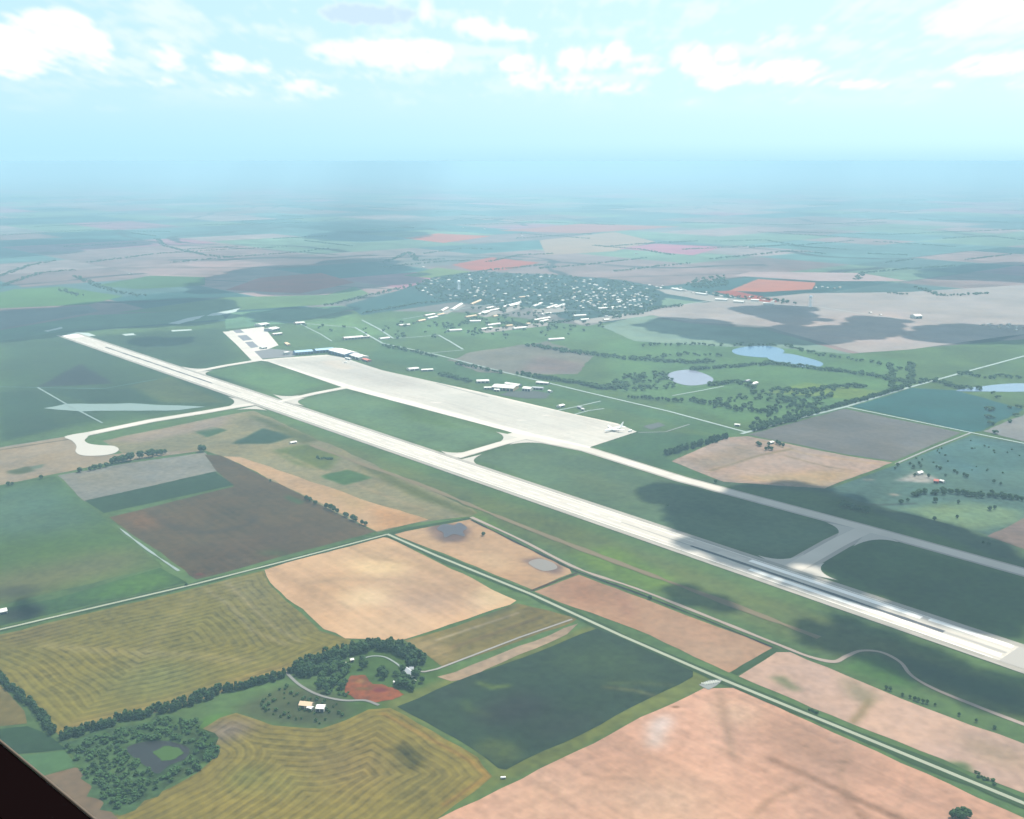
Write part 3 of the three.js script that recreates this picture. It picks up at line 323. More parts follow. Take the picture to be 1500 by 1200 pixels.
field('field', 'yellow green pasture on the western plain', [[-2444.4,-6213.4], [-2300.8,-6745.1], [-1930.5,-6663.8], [-1803.3,-6213.4], [-2133.6,-6009.8]], Y.patch, rgb(46, 69, 29), { res: 8, grain: 0.05, coarse: 0.12 });
field('field', 'wide pale green pasture on the western plain', [[-2882.5,-5362.7], [-2831.9,-6009.8], [-2616,-6144.1], [-2099.5,-5697.9], [-2153.2,-5362.7], [-2532.3,-5209.2]], Y.patch, rgb(55, 82, 33), { res: 8, grain: 0.05, coarse: 0.12 });
field('field', 'dull mauve fallow on the western plain', [[-2524.6,-4795.6], [-2486.3,-5111.4], [-2132.9,-5310.6], [-2005.6,-5111.4], [-2223.5,-4553.6]], Y.patch, rgb(76, 78, 77), { res: 8, grain: 0.05, coarse: 0.12 });
field('field', 'dark sage green field west of the runway end', [[-2193.2,-4040.5], [-2205.6,-4515.5], [-2000.8,-4971.3], [-1438.6,-5159.8], [-1320.3,-4838.4], [-1925.4,-4478]], Y.patch, rgb(62, 87, 62), { res: 6, grain: 0.06, coarse: 0.14 });
field('field', 'dull green meadow behind the north ramp', [[-1320.3,-4838.4], [-1346.9,-5063.9], [-860,-5310.6], [-776.6,-5209.2], [-1011.2,-4712.2], [-1245.2,-4553.6]], Y.patch, rgb(65, 92, 68), { res: 6, grain: 0.06, coarse: 0.14 });
field('town_ground', 'dull green lots and streets under the houses of the town', [[-620.7,-6009.8], [-474.7,-6704.2], [-225.1,-7001.1], [219.7,-6828.4], [670.6,-6506.8], [911.6,-6009.8], [732.7,-5259.4], [463.5,-4753.6], [306.4,-4712.2], [102.2,-5259.4], [-172.8,-5336.5], [-393.3,-5525.4]], Y.patch, rgb(29, 49, 48), { res: 8, grain: 0.14, coarse: 0.16, ragged: 20 });
// strips beyond the west hedge
field('field', 'olive tan stubble strip beyond the west hedge', [[-888.7,-1459.6], [-782.8,-1411], [-713.2,-1347.2], [-646.1,-1273.9], [-628.4,-1242.5], [-753.6,-1212.4]], Y.field, rgb(78, 69, 37), { grain: 0.1, coarse: 0.14 });
field('field', 'green crop strip beyond the west hedge', [[-750,-1205.8], [-625.4,-1235.7], [-579.3,-1205.8], [-553.3,-1180.4], [-719.4,-1149.8]], Y.field, rgb(29, 46, 29), { grain: 0.1, coarse: 0.14 });
field('field', 'dark green crop strip beyond the west hedge', [[-717.8,-1146.8], [-552.9,-1177.2], [-525.2,-1143.9], [-557.5,-1123.5], [-686.7,-1090]], Y.field, rgb(46, 68, 42), { grain: 0.1, coarse: 0.1 });
field('field', 'reddish brown ploughed strip beyond the west hedge', [[-685.2,-1087.3], [-556.3,-1120.6], [-524,-1140.9], [-437.3,-1037.8], [-277.2,-814], [-535.9,-814]], Y.field, rgb(74, 62, 48), { grain: 0.1, coarse: 0.2 });
field('scrubland', 'dark green scrub and reeds of the wooded hollow', [[-566.3,-1199.4], [-517.2,-1228.9], [-458.1,-1263.3], [-410.1,-1252.8], [-380.7,-1217.3], [-361.3,-1177.2], [-373.6,-1132.1], [-399.8,-1106.5], [-439.1,-1042.8], [-497.4,-1106.5]], Y.field, rgb(42, 60, 36), { res: 0.8, ragged: 9, step: 12, grain: 0.22, coarse: 0.3, feats: [{ p: [[-406.2,-1239.1], [-375.5,-1217.3], [-357.5,-1169.5], [-374.6,-1158.8]], c: rgb(43, 65, 29), a: 0.8, b: 4 }, { p: [[-476.4,-1251.1], [-426.6,-1263.3], [-406.2,-1239.1], [-443.3,-1217.3]], c: rgb(41, 60, 29), a: 0.6, b: 5 }, { p: [[-408.8,-1135], [-374.6,-1158.8], [-363,-1146.8], [-406.9,-1103.7]], c: rgb(52, 61, 32), a: 0.5, b: 5 }] });

// ------------------------------------------------------------------ runway, taxiways, aprons
const concrete = 0x9e9b94, oldConcrete = 0x93918b, paler = 0xb2b0a9;
const R0 = [-281.2, -2596.6], RN = [-AX[1], AX[0]], RC = 0;             // a point on the runway's middle line, the way across it
const along = (t, off) => [R0[0] + AX[0] * t + RN[0] * (off + RC), R0[1] + AX[1] * t + RN[1] * (off + RC)];
const quad = (t0, t1, o0, o1) => { const g = flat([along(t0, o0), along(t1, o0), along(t1, o1), along(t0, o1)]); const p = g.attributes.position, uv = g.attributes.uv; for (let i = 0; i < p.count; i++) { const x = p.getX(i) - R0[0], z = p.getZ(i) - R0[1]; uv.setXY(i, (x * AX[0] + z * AX[1]) / 1200, (x * RN[0] + z * RN[1] + 47.5) / 95); } return g; };
function slabTexture(base, seed, spots) {                              // slabs poured in long lanes: joints, patched bays, stains
  const W = 1024, H = 128, cv = document.createElement('canvas'); cv.width = W; cv.height = H; const c = cv.getContext('2d'), r = rng(seed);
  c.fillStyle = css(base); c.fillRect(0, 0, W, H);
  const b = new THREE.Color(base);
  for (let j = 0; j < 16; j++) for (let i = 0; i < 64; i++) if (r() < 0.5) { const k = 0.80 + 0.34 * r(); c.fillStyle = '#' + b.clone().multiplyScalar(k).getHexString(); c.globalAlpha = 0.55; c.fillRect(i * 16, j * 8, 16 * (1 + Math.floor(r() * 4)), 8); }
  for (let i = 0; i < spots; i++) { c.globalAlpha = 0.25; c.fillStyle = '#' + b.clone().multiplyScalar(0.6 + 0.3 * r()).getHexString(); c.fillRect(r() * W, r() * H, 20 + 160 * r(), 1 + 3 * r()); }
  c.globalAlpha = 1;
  const t = new THREE.CanvasTexture(cv); t.colorSpace = THREE.SRGBColorSpace; t.wrapS = t.wrapT = THREE.RepeatWrapping; return t;
}
const slab = std(0xffffff, { map: slabTexture(concrete, 3, 260), roughness: 0.9 });
const runway = ground('runway', 'long pale concrete runway with wide grey shoulders', quad(-2385, 1745, -33, 33), slab, Y.pave);
{
  const side = std(0xffffff, { map: slabTexture(0x807e78, 8, 300), roughness: 0.95 });
  for (const s of [-1, 1]) { const m = mesh('shoulder', quad(-2405, 1745, s > 0 ? 33.2 : -47.5, s > 0 ? 47.5 : -33.2), side, runway); m.position.y = -0.05; m.userData.label = 'grey runway shoulder'; }
  const rubber = std(0x45474c), paint = std(0xcfcfca, { roughness: 0.7 }), stain = std(0x84837f);
  const strip = (t0, t1, o0, o1, m, name) => { const g = ribbon([along(t0, (o0 + o1) / 2), along(t1, (o0 + o1) / 2)], Math.abs(o1 - o0), { wob: /rubber/.test(name) ? 0.35 : 0.03, step: 22 }); const q = mesh(name, g, m, runway); q.position.y = 0.2; return q; };
  strip(-1985, -1060, -3.4, 3.4, rubber, 'tyre_rubber_strip'); strip(-1060, -860, -1.6, 1.6, stain, 'tyre_rubber_strip');
  strip(940, 1440, -3, 5.5, rubber, 'tyre_rubber_strip'); strip(1440, 1536, -2, 4, stain, 'tyre_rubber_strip'); strip(760, 940, -1, 2.5, stain, 'tyre_rubber_strip');
  strip(1540, 1740, -33, 33, stain, 'asphalt_end');
  strip(1060, 1391, -27, -15, paint, 'runway_marking'); strip(1402, 1534, -30, -20, paint, 'runway_marking'); strip(1085, 1391, 9, 20, paint, 'runway_marking'); strip(1393, 1534, 10, 21, paint, 'runway_marking');
  strip(-2385, -2300, -31, 31, paint, 'threshold_block');
  for (let t = -800; t < 740; t += 61) strip(t, t + 36, -0.6, 0.6, paint, 'centre_line');
  for (const s of [-1, 1]) { strip(-2290, 1530, s * 31.4, s * 32.6, paint, 'edge_line'); strip(-820, 930, s * 18, s * 21, std(paler), 'pale_lane'); }
}
const taxi = (label, pts, w, o) => { const m = ground('taxiway', label, ribbon(pts, w, { step: 20, ...o }), std(concrete, { vertexColors: true, side: THREE.DoubleSide, roughness: 0.9 }), Y.pave - 0.1); return m; };
const shoulder = (pts, w, o) => ground('taxiway_shoulder', 'grey paved edge of the taxiway', ribbon(pts, w, { step: 20, ...o }), std(0x827f79, { vertexColors: true, side: THREE.DoubleSide }), Y.pave - 0.35);
const parallel = [[-9.1,-2736.2], [189.7,-2578.4], [390.4,-2319.8], [698.1,-1991.6], [907.1,-1759], [1116.3,-1526]];
taxi('long straight parallel taxiway on the apron side of the runway', parallel, 30); shoulder(parallel, 44);
const conR = [[707.6,-1991.6], [617.5,-1903.1], [483,-1755.8]]; taxi('wide cross taxiway between the runway and the parallel taxiway in cloud shade', conR, 34); shoulder(conR, 54);
const conM = [[45.1,-2707.5], [-26.4,-2638.1], [-137.8,-2508.8]]; taxi('cross taxiway leading from the runway to the middle of the apron', conM, 28); shoulder(conM, 34);
const conL = [[-524.4,-3341.4], [-620.2,-3238.5], [-710.8,-3113.5]]; taxi('cross taxiway leading from the runway to the north end of the apron', conL, 24); shoulder(conL, 32);
const conN = [[-914.8,-3823.6], [-1021,-3703.9], [-1097.5,-3591.2]]; taxi('cross taxiway leading to the north ramp', conN, 24); shoulder(conN, 34);
const west = [[-745.8,-3113.5], [-820.5,-3058.8], [-891.8,-2988.7], [-1014.5,-2881], [-1161.5,-2700.4]]; taxi('taxiway running west from the runway to the rounded turnaround', west, 30); shoulder(west, 40);
// rounded corners where the taxiways meet the pavements: the corner, and how far the curve runs along both edges
for (const [c, a, b] of [[[663.4,-1975.7], [633,-2024.2], [615,-1925.5]], [[704.1,-1948.4], [738.4,-1910.5], [645.4,-1888.5]], [[496.1,-1798.1], [454.2,-1842.2], [542.9,-1852.7]], [[533.1,-1762.2], [566.8,-1721.4], [567.1,-1804.7]], [[-138.8,-2527.4], [-178.5,-2565.5], [-92.9,-2571.9]], [[-112.7,-2472.3], [-71.6,-2425.2], [-74.6,-2533.7]], [[-3.6,-2700.4], [-44.1,-2758.2], [-38.8,-2638.1]], [[39.1,-2665.4], [91.4,-2631.3], [-7,-2624.6]], [[-697.8,-3179.6], [-746.4,-3228.6], [-659.1,-3218.7]], [[-673.4,-3132.1], [-617.6,-3067.8], [-630.5,-3179.6]], [[-1113,-3628], [-1172.7,-3691], [-1074.8,-3653]], [[-1074,-3567], [-1020.1,-3507.9], [-1040.5,-3615.6]], [[-813.8,-3113.5], [-876.9,-3189.3], [-850.2,-3041]], [[-761.6,-3041], [-713.4,-3005.9], [-807.2,-3014.6]]]) {
  const n = 8, v = [[c[0] * 1.9 - (a[0] + b[0]) * 0.45, c[1] * 1.9 - (a[1] + b[1]) * 0.45]]; for (let i = 0; i <= n; i++) { const t = i / n, s = 1 - t; v.push([a[0] * s * s + 2 * s * t * c[0] + b[0] * t * t, a[1] * s * s + 2 * s * t * c[1] + b[1] * t * t]); }
  ground('taxiway', 'flared taxiway corner of pale concrete', flat(v), std(oldConcrete), Y.pave - 0.3);
}
ground('turnaround', 'rounded pale concrete turnaround pad at the end of the west taxiway', flat((() => { const v = [[-1182.4,-2707.5], [-1136.1,-2750.8], [-1120.1,-2700.4], [-1113.5,-2665.4], [-1086.1,-2631.3], [-1049.4,-2617.9], [-1018.9,-2611.2], [-993.1,-2578.4], [-992.8,-2540], [-1016.3,-2521.2], [-1060.2,-2521.2], [-1091.4,-2552.7], [-1113.2,-2611.2], [-1147.3,-2665.4]].map(([x, z]) => new THREE.Vector3(x, 0, z)); return new THREE.CatmullRomCurve3(v, true, 'centripetal').getPoints(80).map((p) => [p.x, p.z]); })()), std(0x93928c), Y.pave);
// the great apron
{
  const pts = [[-934.1,-3809.9], [-835.7,-3865.2], [-698.5,-3922], [-628,-3865.2], [-451.4,-3615.6], [-107.9,-3268.7], [176.9,-2963.2], [293.6,-2849.3], [336.2,-2758.2], [201.9,-2604.6], [184.9,-2559.1], [36.1,-2707.5], [-27.8,-2780.5], [-536.6,-3320.3], [-888.1,-3782.9]];
  field('apron', 'huge pale concrete parking apron stained by long use', pts, Y.pave - 0.15, 0x94928c, { res: 2.2, ragged: 0, grain: 0.03, coarse: 0.05, tint: [0.2, 0, -0.1], streak: { ang: 0.865, amp: 0.03, len: 150, wid: 6 }, feats: [
    { p: [[-793.8,-3782.9], [-626.6,-3823.6], [-342.9,-3473.4], [-236.7,-3258.6], [-421.2,-3362.7], [-637.3,-3591.2]], c: 0x86847f, a: 0.8, b: 25 }, { p: [[-332.5,-3362.7], [-62.7,-3160.5], [206.2,-2818.3], [92.1,-2765.6], [-98.8,-2980.1]], c: 0x8d8b86, a: 0.8, b: 30 },
    { l: [[-921,-3796.4], [-541.5,-3352], [-219.2,-3005.9], [36.4,-2729], [190.1,-2584.9]], w: 42, c: 0xa8a59e, a: 0.95, b: 3 }, { l: [[-625.8,-3851.2], [-107.6,-3258.6], [292.9,-2841.5]], w: 12, c: 0xa4a098, a: 0.9, b: 2 }, { l: [[-924.1,-3809.9], [-690.9,-3907.6]], w: 26, c: 0xa4a098, a: 0.9, b: 3 },
    { l: [[-246.1,-3395.2], [-151.5,-3278.9], [-73.8,-3189.3]], w: 4, c: 0x5d5b58, a: 0.8, b: 1 }, { p: [[-707,-3782.9], [-636.9,-3809.9], [-551.8,-3653], [-595.8,-3628]], c: 0x938b80, a: 0.6, b: 12 },
    { s: [[-600.8,-3769.5,14,5], [26.9,-2889,14,4], [97.8,-2946.4,12,5], [-226.6,-3113.5,20,6]], c: 0xa8a59e, a: 0.8, b: 2 }, { l: [[-100.2,-3023.4], [19.4,-2921.5], [147.3,-2765.6]], w: 6, c: 0x84827f, a: 0.6, b: 4 }, { l: [[-408.8,-3258.6], [-184.4,-3095], [-18.9,-2841.5]], w: 6, c: 0x878580, a: 0.6, b: 4 } ] });
  ground('taxiway', 'taxi lane along the west edge of the north ramp', ribbon([[-1216.5,-4478], [-1087.1,-4182.3], [-931.6,-3809.9]], 40, {}), std(0x9f9c95, { vertexColors: true, side: THREE.DoubleSide }), Y.pave - 0.25);
  ground('apron', 'white concrete north ramp beside the sheds', flat([[-1212.6,-4496.7], [-1092.5,-4611.8], [-923.8,-4134], [-946,-4040.5], [-1000.2,-3980.4]]), std(0xa5a29b), Y.pave - 0.4);
  for (const q of [[[-1200.4,-4506.1], [-1175.2,-4534.4], [-1136.7,-4450.3], [-1166.9,-4432]], [[-1148.1,-4369.2], [-1112.6,-4387], [-1057.8,-4265.3], [-1094,-4231.7]], [[-1083,-4198.6], [-1047.8,-4223.4], [-992.9,-4094.5], [-1023.7,-4055.8]]]) { const m = ground('asphalt_pad', 'grey asphalt pad let into the north ramp', flat(q), std(0x63646a), Y.pave - 0.2); m.userData.group = 'asphalt pads on the north ramp'; }
  ground('asphalt_pad', 'grey yard between the north ramp and the apron', flat([[-998.6,-3995.2], [-941.5,-4055.8], [-844.7,-4010.2], [-798.9,-3936.4], [-825.9,-3879.2], [-930.5,-3837.4]]), std(0x5f6062), Y.pave - 0.45);
}
ground('old_pavement', 'faded strip of disused pavement in the grass', flat(ragged([[-1382.1,-3041], [-1341.9,-3095], [-1150.5,-3104.2], [-911.6,-3058.8], [-975.1,-3014.6], [-1252,-2997.3]], 40, 6, 5)), std(rgb(97, 114, 112)), Y.patch);
// scraped white pads beyond the runway end
for (const q of [[[-1544.4,-4712.2], [-1506.2,-4881.9], [-1452.2,-4971.3], [-1446,-4860.1], [-1489.1,-4691.8]], [[-1439.4,-4948.6], [-1432.5,-5040.4], [-1392.3,-5111.4], [-1343.3,-5234.2], [-1336.5,-5087.5], [-1381.2,-4971.3]], [[-1877.8,-4404.9], [-1853.8,-4459.5], [-1794.3,-4441.2], [-1737.8,-4369.2], [-1786.5,-4334]], [[-1470.4,-4515.5], [-1390,-4542.1], [-1379.2,-4515.5], [-1452.8,-4478]], [[-1642.4,-4404.9], [-1600.2,-4432], [-1573,-4387], [-1612.5,-4369.2]], [[-2009.3,-4496.7], [-1980.9,-4611.8], [-1958.7,-4572.8], [-1979.8,-4468.8]]]) ground('gravel_pad', 'chalky bare pad near the far end of the runway', flat(ragged(q, 30, 5, 4)), std(rgb(140, 153, 151)), Y.patch + 0.1);

// ------------------------------------------------------------------ roads, lanes and tracks
const gravel = rgb(118, 124, 110), lime = rgb(121, 135, 133), dirt = rgb(98, 82, 60);
const verge = (pts, w) => ground('grass_verge', 'green grass verge of the farm road', ribbon(pts, w, { wob: 0.35, step: 14 }), std(rgb(37, 53, 29), { vertexColors: true, side: THREE.DoubleSide }), Y.track - 0.1);
const southRoad = [[-940.1,-1408.8], [-796.2,-1523.5], [-546.5,-1704.6], [-410.7,-1814.8], [-243.8,-1954.2]], eastRoad = [[-244,-1956.1], [-138.6,-1838.8], [34.4,-1659], [167.7,-1501.6], [293.1,-1363.2], [434.6,-1217.3], [580.7,-1066], [673.3,-961.7]];
verge(southRoad, 15); verge(eastRoad, 19); verge([[-251.9,-1944.5], [-203,-1987.6], [-83.7,-2053.5]], 12); verge([[315.2,-1377.4], [352.7,-1415.3], [396.3,-1459.6]], 11);
road('road', 'pale gravel farm road running past the ploughed fields to the junction', southRoad, 5.5, gravel, Y.road);
road('road', 'long pale gravel farm road running past the broad peach field', eastRoad, 6.5, gravel, Y.road + 0.1);
road('farm_lane', 'lane from the long farm road to the farmstead', [[95.5,-1561.2], [10.4,-1494.5], [-60.3,-1432.7], [-107.7,-1391.9], [-124.6,-1383.6], [-138.5,-1385.7]], 4, rgb(111, 110, 108), Y.road);
road('farm_lane', 'gravel lane curving past the sheds of the farmstead', [[-323.3,-1383.6], [-294,-1343.3], [-260.5,-1314.4], [-225.9,-1301.3], [-198.2,-1301.3], [-178.2,-1288.4]], 4.5, rgb(98, 100, 98), Y.road, { curve: true, step: 6 });
road('farm_lane', 'pale lane curving under the windbreak', [[-219.8,-1423.9], [-205.9,-1432.7], [-188.6,-1430.5], [-170.7,-1413.1], [-154.5,-1389.8]], 3, rgb(104, 113, 111), Y.road, { curve: true, step: 5 });
road('dirt_track', 'sandy track along the airfield fence with a wide bend', [[-83.8,-2057.8], [13.2,-1929.3], [121.8,-1771.8], [209.7,-1688.2], [316.1,-1569], [401.2,-1471.1], [440.8,-1428.3], [469,-1415.3], [492.2,-1432.7], [520.1,-1450.5], [547,-1446], [564.4,-1415.3], [565.8,-1373.3], [581,-1337.4], [620.7,-1286.6], [662.2,-1239.1], [717.5,-1177.2]], 7, rgb(118, 108, 101), Y.track, { curve: true, step: 15, wob: 0.3 });
road('dirt_track', 'faint earth track parallel to the runway', [[-517.2,-2624.6], [-361.4,-2448.6], [-199.2,-2272.7], [-71.6,-2114.6], [66.4,-1948.4], [186.4,-1811.4], [292.2,-1694.1], [386.2,-1590], [469.5,-1494.5]], 12, rgb(87, 78, 60), Y.track, { curve: true, wob: 0.5 });
road('ditch', 'dark weedy ditch along the fence line', [[-83.2,-2040.9], [13,-1903.1], [115.1,-1762.2], [207.7,-1670.6], [313.3,-1553.5], [390.7,-1461.9]], 4, rgb(29, 29, 28), Y.track + 0.1, { wob: 0.6, step: 12 });
road('ditch', 'dark weedy furrow between the tan field and the pink field', [[32.4,-1676.4], [114.7,-1755.8]], 4, rgb(51, 38, 29), Y.track + 0.1, { wob: 0.6, step: 10 });
road('farm_lane', 'short broken lane between the two west fields', [[-776.7,-1987.6], [-730.6,-1929.3], [-685.7,-1874], [-638.3,-1818.2], [-592.2,-1765.4]], 3.5, rgb(105, 117, 116), Y.track, { wob: 0.8, step: 12 });
road('road', 'pale road from the airfield buildings past the apron', [[-1153.2,-4795.6], [-984.7,-4732.8], [-687.5,-4592.2], [-519,-4182.3], [-282.5,-3922], [-23.5,-3579], [236.7,-3258.6], [457.1,-2997.3], [632.2,-2750.8]], 9, lime, Y.road);
road('road', 'straight pale road along the park woods to the east', [[612.6,-2736.2], [786.9,-2889], [992.7,-3058.8], [1272.2,-3325.6], [1514.6,-3543.1], [1912.5,-3893.4], [2986.4,-4838.4], [6837.3,-7897.1]], 11, lime, Y.road + 0.1);
road('road', 'pale section road crossing the east fields', [[991.3,-3054.3], [1116.1,-2897.1], [1231.4,-2750.8], [1321.2,-2638.1], [1526.1,-2391]], 8, lime, Y.road);
road('road', 'pale lane down the side of the grey fallow field', [[1229.9,-2747.2], [1079.2,-2604.6], [923.1,-2448.6]], 6, rgb(113, 116, 115), Y.road);
road('road', 'old base street beside the long white shed', [[-688.6,-4816.9], [-578.1,-4553.6], [-488.1,-4299.4]], 9, lime, Y.road); road('road', 'old base street across the grass', [[-488.1,-4299.4], [-395.8,-4334], [-308.9,-4387]], 8, lime, Y.road); road('road', 'old base street running down to the meadow', [[-308.9,-4387], [-247.7,-4215.1], [-190.3,-4040.5]], 9, lime, Y.road);
road('road', 'narrow old base street behind the hangars', [[-946,-4691.8], [-804,-4404.9], [-729.3,-4231.7]], 6, lime, Y.road); road('road', 'narrow old base street in the meadow', [[-346.7,-3922], [-273.5,-3980.4], [-184.3,-4025.3]], 6, lime, Y.road);
road('road', 'narrow access road from the apron to the small sheds', [[129.5,-3005.9], [192.5,-3058.8], [269.3,-3132.1]], 6, lime, Y.road); road('road', 'narrow access road to the pale pad', [[176.4,-2954.7], [223.2,-3005.9], [271.2,-3032.1]], 6, lime, Y.road);
road('road', 'pale road along the front of the town', [[-503,-4838.4], [-236.4,-5209.2], [35.8,-5525.4], [266.4,-5135.5], [666,-5135.5]], 9, rgb(114, 128, 126), Y.road); road('road', 'pale highway east of the town', [[412.2,-4881.9], [709.1,-5209.2], [1119.2,-5581.7], [1354.4,-5362.7], [1533.6,-5259.4], [1807.7,-4795.6]], 10, rgb(133, 138, 136), Y.road);
road('road', 'thin park road past the grey pond', [[498.2,-3208.8], [607.8,-3289.2], [685.1,-3352]], 6, lime, Y.road); road('road', 'thin farm road across the western grass', [[-1790.1,-3352], [-1526.7,-3330.8], [-1310.1,-3309.9], [-1185.1,-3462]], 5, rgb(66, 92, 91), Y.road); road('road', 'thin farm road to the west taxiway', [[-1526.7,-3330.8], [-1324.2,-3076.8], [-1139.6,-2857.2]], 6, rgb(98, 114, 112), Y.road);
road('dirt_track', 'thin sandy path beside the taxiway and the apron corner', [[339,-2750.8], [413.3,-2758.2], [491.2,-2841.5]], 6, rgb(94, 101, 99), Y.track);
ground('gravel_pad', 'pale gravel pad holding rows of pipe beside the farm road', flat(ragged([[260.2,-1345.2], [277.9,-1359.1], [295.6,-1361.1], [287.2,-1347.2], [271,-1331.6]], 8, 1.5, 3)), std(rgb(102, 107, 106)), Y.track);
ground('bare_earth', 'bright red bare earth yard in the farmstead', flat(ragged([[-235.8,-1353.1], [-227.3,-1373.3], [-208,-1373.3], [-194.9,-1347.2], [-180.7,-1347.2], [-160.2,-1333.5], [-147.4,-1318.2], [-161.6,-1303.1], [-188.3,-1295.7], [-212.6,-1305], [-229.4,-1323.9]], 6, 2, 9)), std(0xffffff, { map: soil([[-242.5,-1377.4], [-150.3,-1377.4], [-142,-1292], [-229.1,-1292]], rgb(94, 51, 29), { res: 0.5, grain: 0.14, coarse: 0.3, feats: [{ s: [[-181.4,-1329.6,12,7]], c: rgb(74, 29, 29), a: 0.9, b: 3 }, { s: [[-215.3,-1357.1,9,5]], c: rgb(107, 85, 49), a: 0.8, b: 4 }, { s: [[-207.3,-1333.5,14,3]], c: rgb(70, 65, 29), a: 0.7, b: 3 }] }), roughness: 1 }), Y.track - 0.1);
ground('asphalt_pad', 'small dark asphalt pad in the grass past the apron corner', flat(ragged([[360,-2818.3], [409.4,-2865.1], [422.9,-2826], [379.5,-2780.5]], 20, 3, 2)), std(rgb(68, 73, 72)), Y.track);

// ------------------------------------------------------------------ water
function pond(label, pts, color, rough = 0.12) {
  const v = pts.map(([x, z]) => new THREE.Vector3(x, 0, z)), q = new THREE.CatmullRomCurve3(v, true, 'centripetal').getPoints(pts.length * 7).map((p) => [p.x, p.z]);
  return ground('pond', label, flat(ragged(q, 30, 2, 6)), std(color, { roughness: rough, specularIntensity: 0.5 }), Y.track);
}
pond('lavender grey round pond among the park trees', [[529.6,-3531.3], [568.3,-3603.4], [619.7,-3628], [656.6,-3567], [672.3,-3462], [633.4,-3384.3], [571.9,-3362.7], [535.7,-3417.2]], rgb(102, 106, 124), 0.2);
pond('bright blue reservoir behind the park woods', [[850.4,-4025.3], [925.1,-4102.4], [1009.2,-4118.1], [1047.9,-4025.3], [1006.7,-3922], [942,-3865.2], [879.8,-3893.4], [845.3,-3936.4]], rgb(66, 98, 128), 0.2);
pond('long blue tail of the reservoir', [[947.1,-3865.2], [1034.5,-3951], [1097.8,-3851.2], [1119.8,-3743], [1077.1,-3678.3], [996.7,-3703.9]], rgb(66, 96, 124), 0.2);
pond('pale blue creek pool beyond the east road', [[1406.7,-3278.9], [1524.9,-3352], [1655.5,-3395.2], [1839.9,-3362.7], [1618.3,-3268.7], [1510.4,-3268.7]], rgb(92, 112, 136), 0.2);
pond('dark still pond ringed by brush in the wooded hollow', [[-478.3,-1183.5], [-466,-1194.6], [-437.6,-1199.4], [-410.7,-1189.8], [-398.4,-1177.2], [-399.2,-1157.3], [-413.2,-1143.9], [-420.7,-1126.4], [-442.9,-1143.9], [-462.3,-1161.9]], 0x07090b, 0.45);
pond('shallow blue grey flood pool in the tan field', [[-148.6,-1983.6], [-137.1,-2016], [-117.5,-2007.8], [-107.3,-2024.2], [-89.5,-1991.6], [-96.7,-1971.7], [-92.8,-1944.5], [-114.7,-1956.1], [-129.5,-1936.9], [-136.7,-1967.8]], rgb(44, 44, 54), 0.5);
pond('shallow whitish flood pool in the tan field', [[31,-1808.1], [50,-1825], [76.6,-1801.4], [80.6,-1778.3], [58.2,-1765.4], [40.4,-1781.6]], rgb(92, 88, 84), 0.5);
ground('reed_island', 'bright green marshy islet in the dark pond', flat(ragged([[-443,-1174.1], [-433.5,-1186.6], [-413.8,-1183.5], [-403.3,-1171], [-409.6,-1158.8], [-426,-1152.8]], 5, 2, 8)), std(rgb(48, 70, 34)), Y.road);
for (const q of [[[-168.6,-4994.1], [34.6,-5336.5], [60.8,-5209.2], [-121,-4904]], [[100.4,-5159.8], [267.1,-5284.9], [271.8,-5111.4], [116.7,-4994.1]], [[-141.7,-4534.4], [154.5,-4753.6], [169.5,-4651.5], [-110,-4441.2]], [[274.3,-4795.6], [653.4,-5087.5], [661.5,-4971.3], [303.9,-4671.6]], [[-341.7,-5063.9], [-258.2,-5389.2], [-233.9,-5310.6], [-307.9,-4994.1]], [[814.7,-6009.8], [969.8,-6009.8], [1130.4,-5639.2], [1367.5,-5415.9], [1307.3,-5310.6], [1026.7,-5470.1], [845.9,-5818.8]]]) ground('gravel_lot', 'pale gravel lot among the barracks and stores', flat(ragged(q, 60, 10, 3)), std(rgb(115, 111, 107)), Y.track - 0.1);

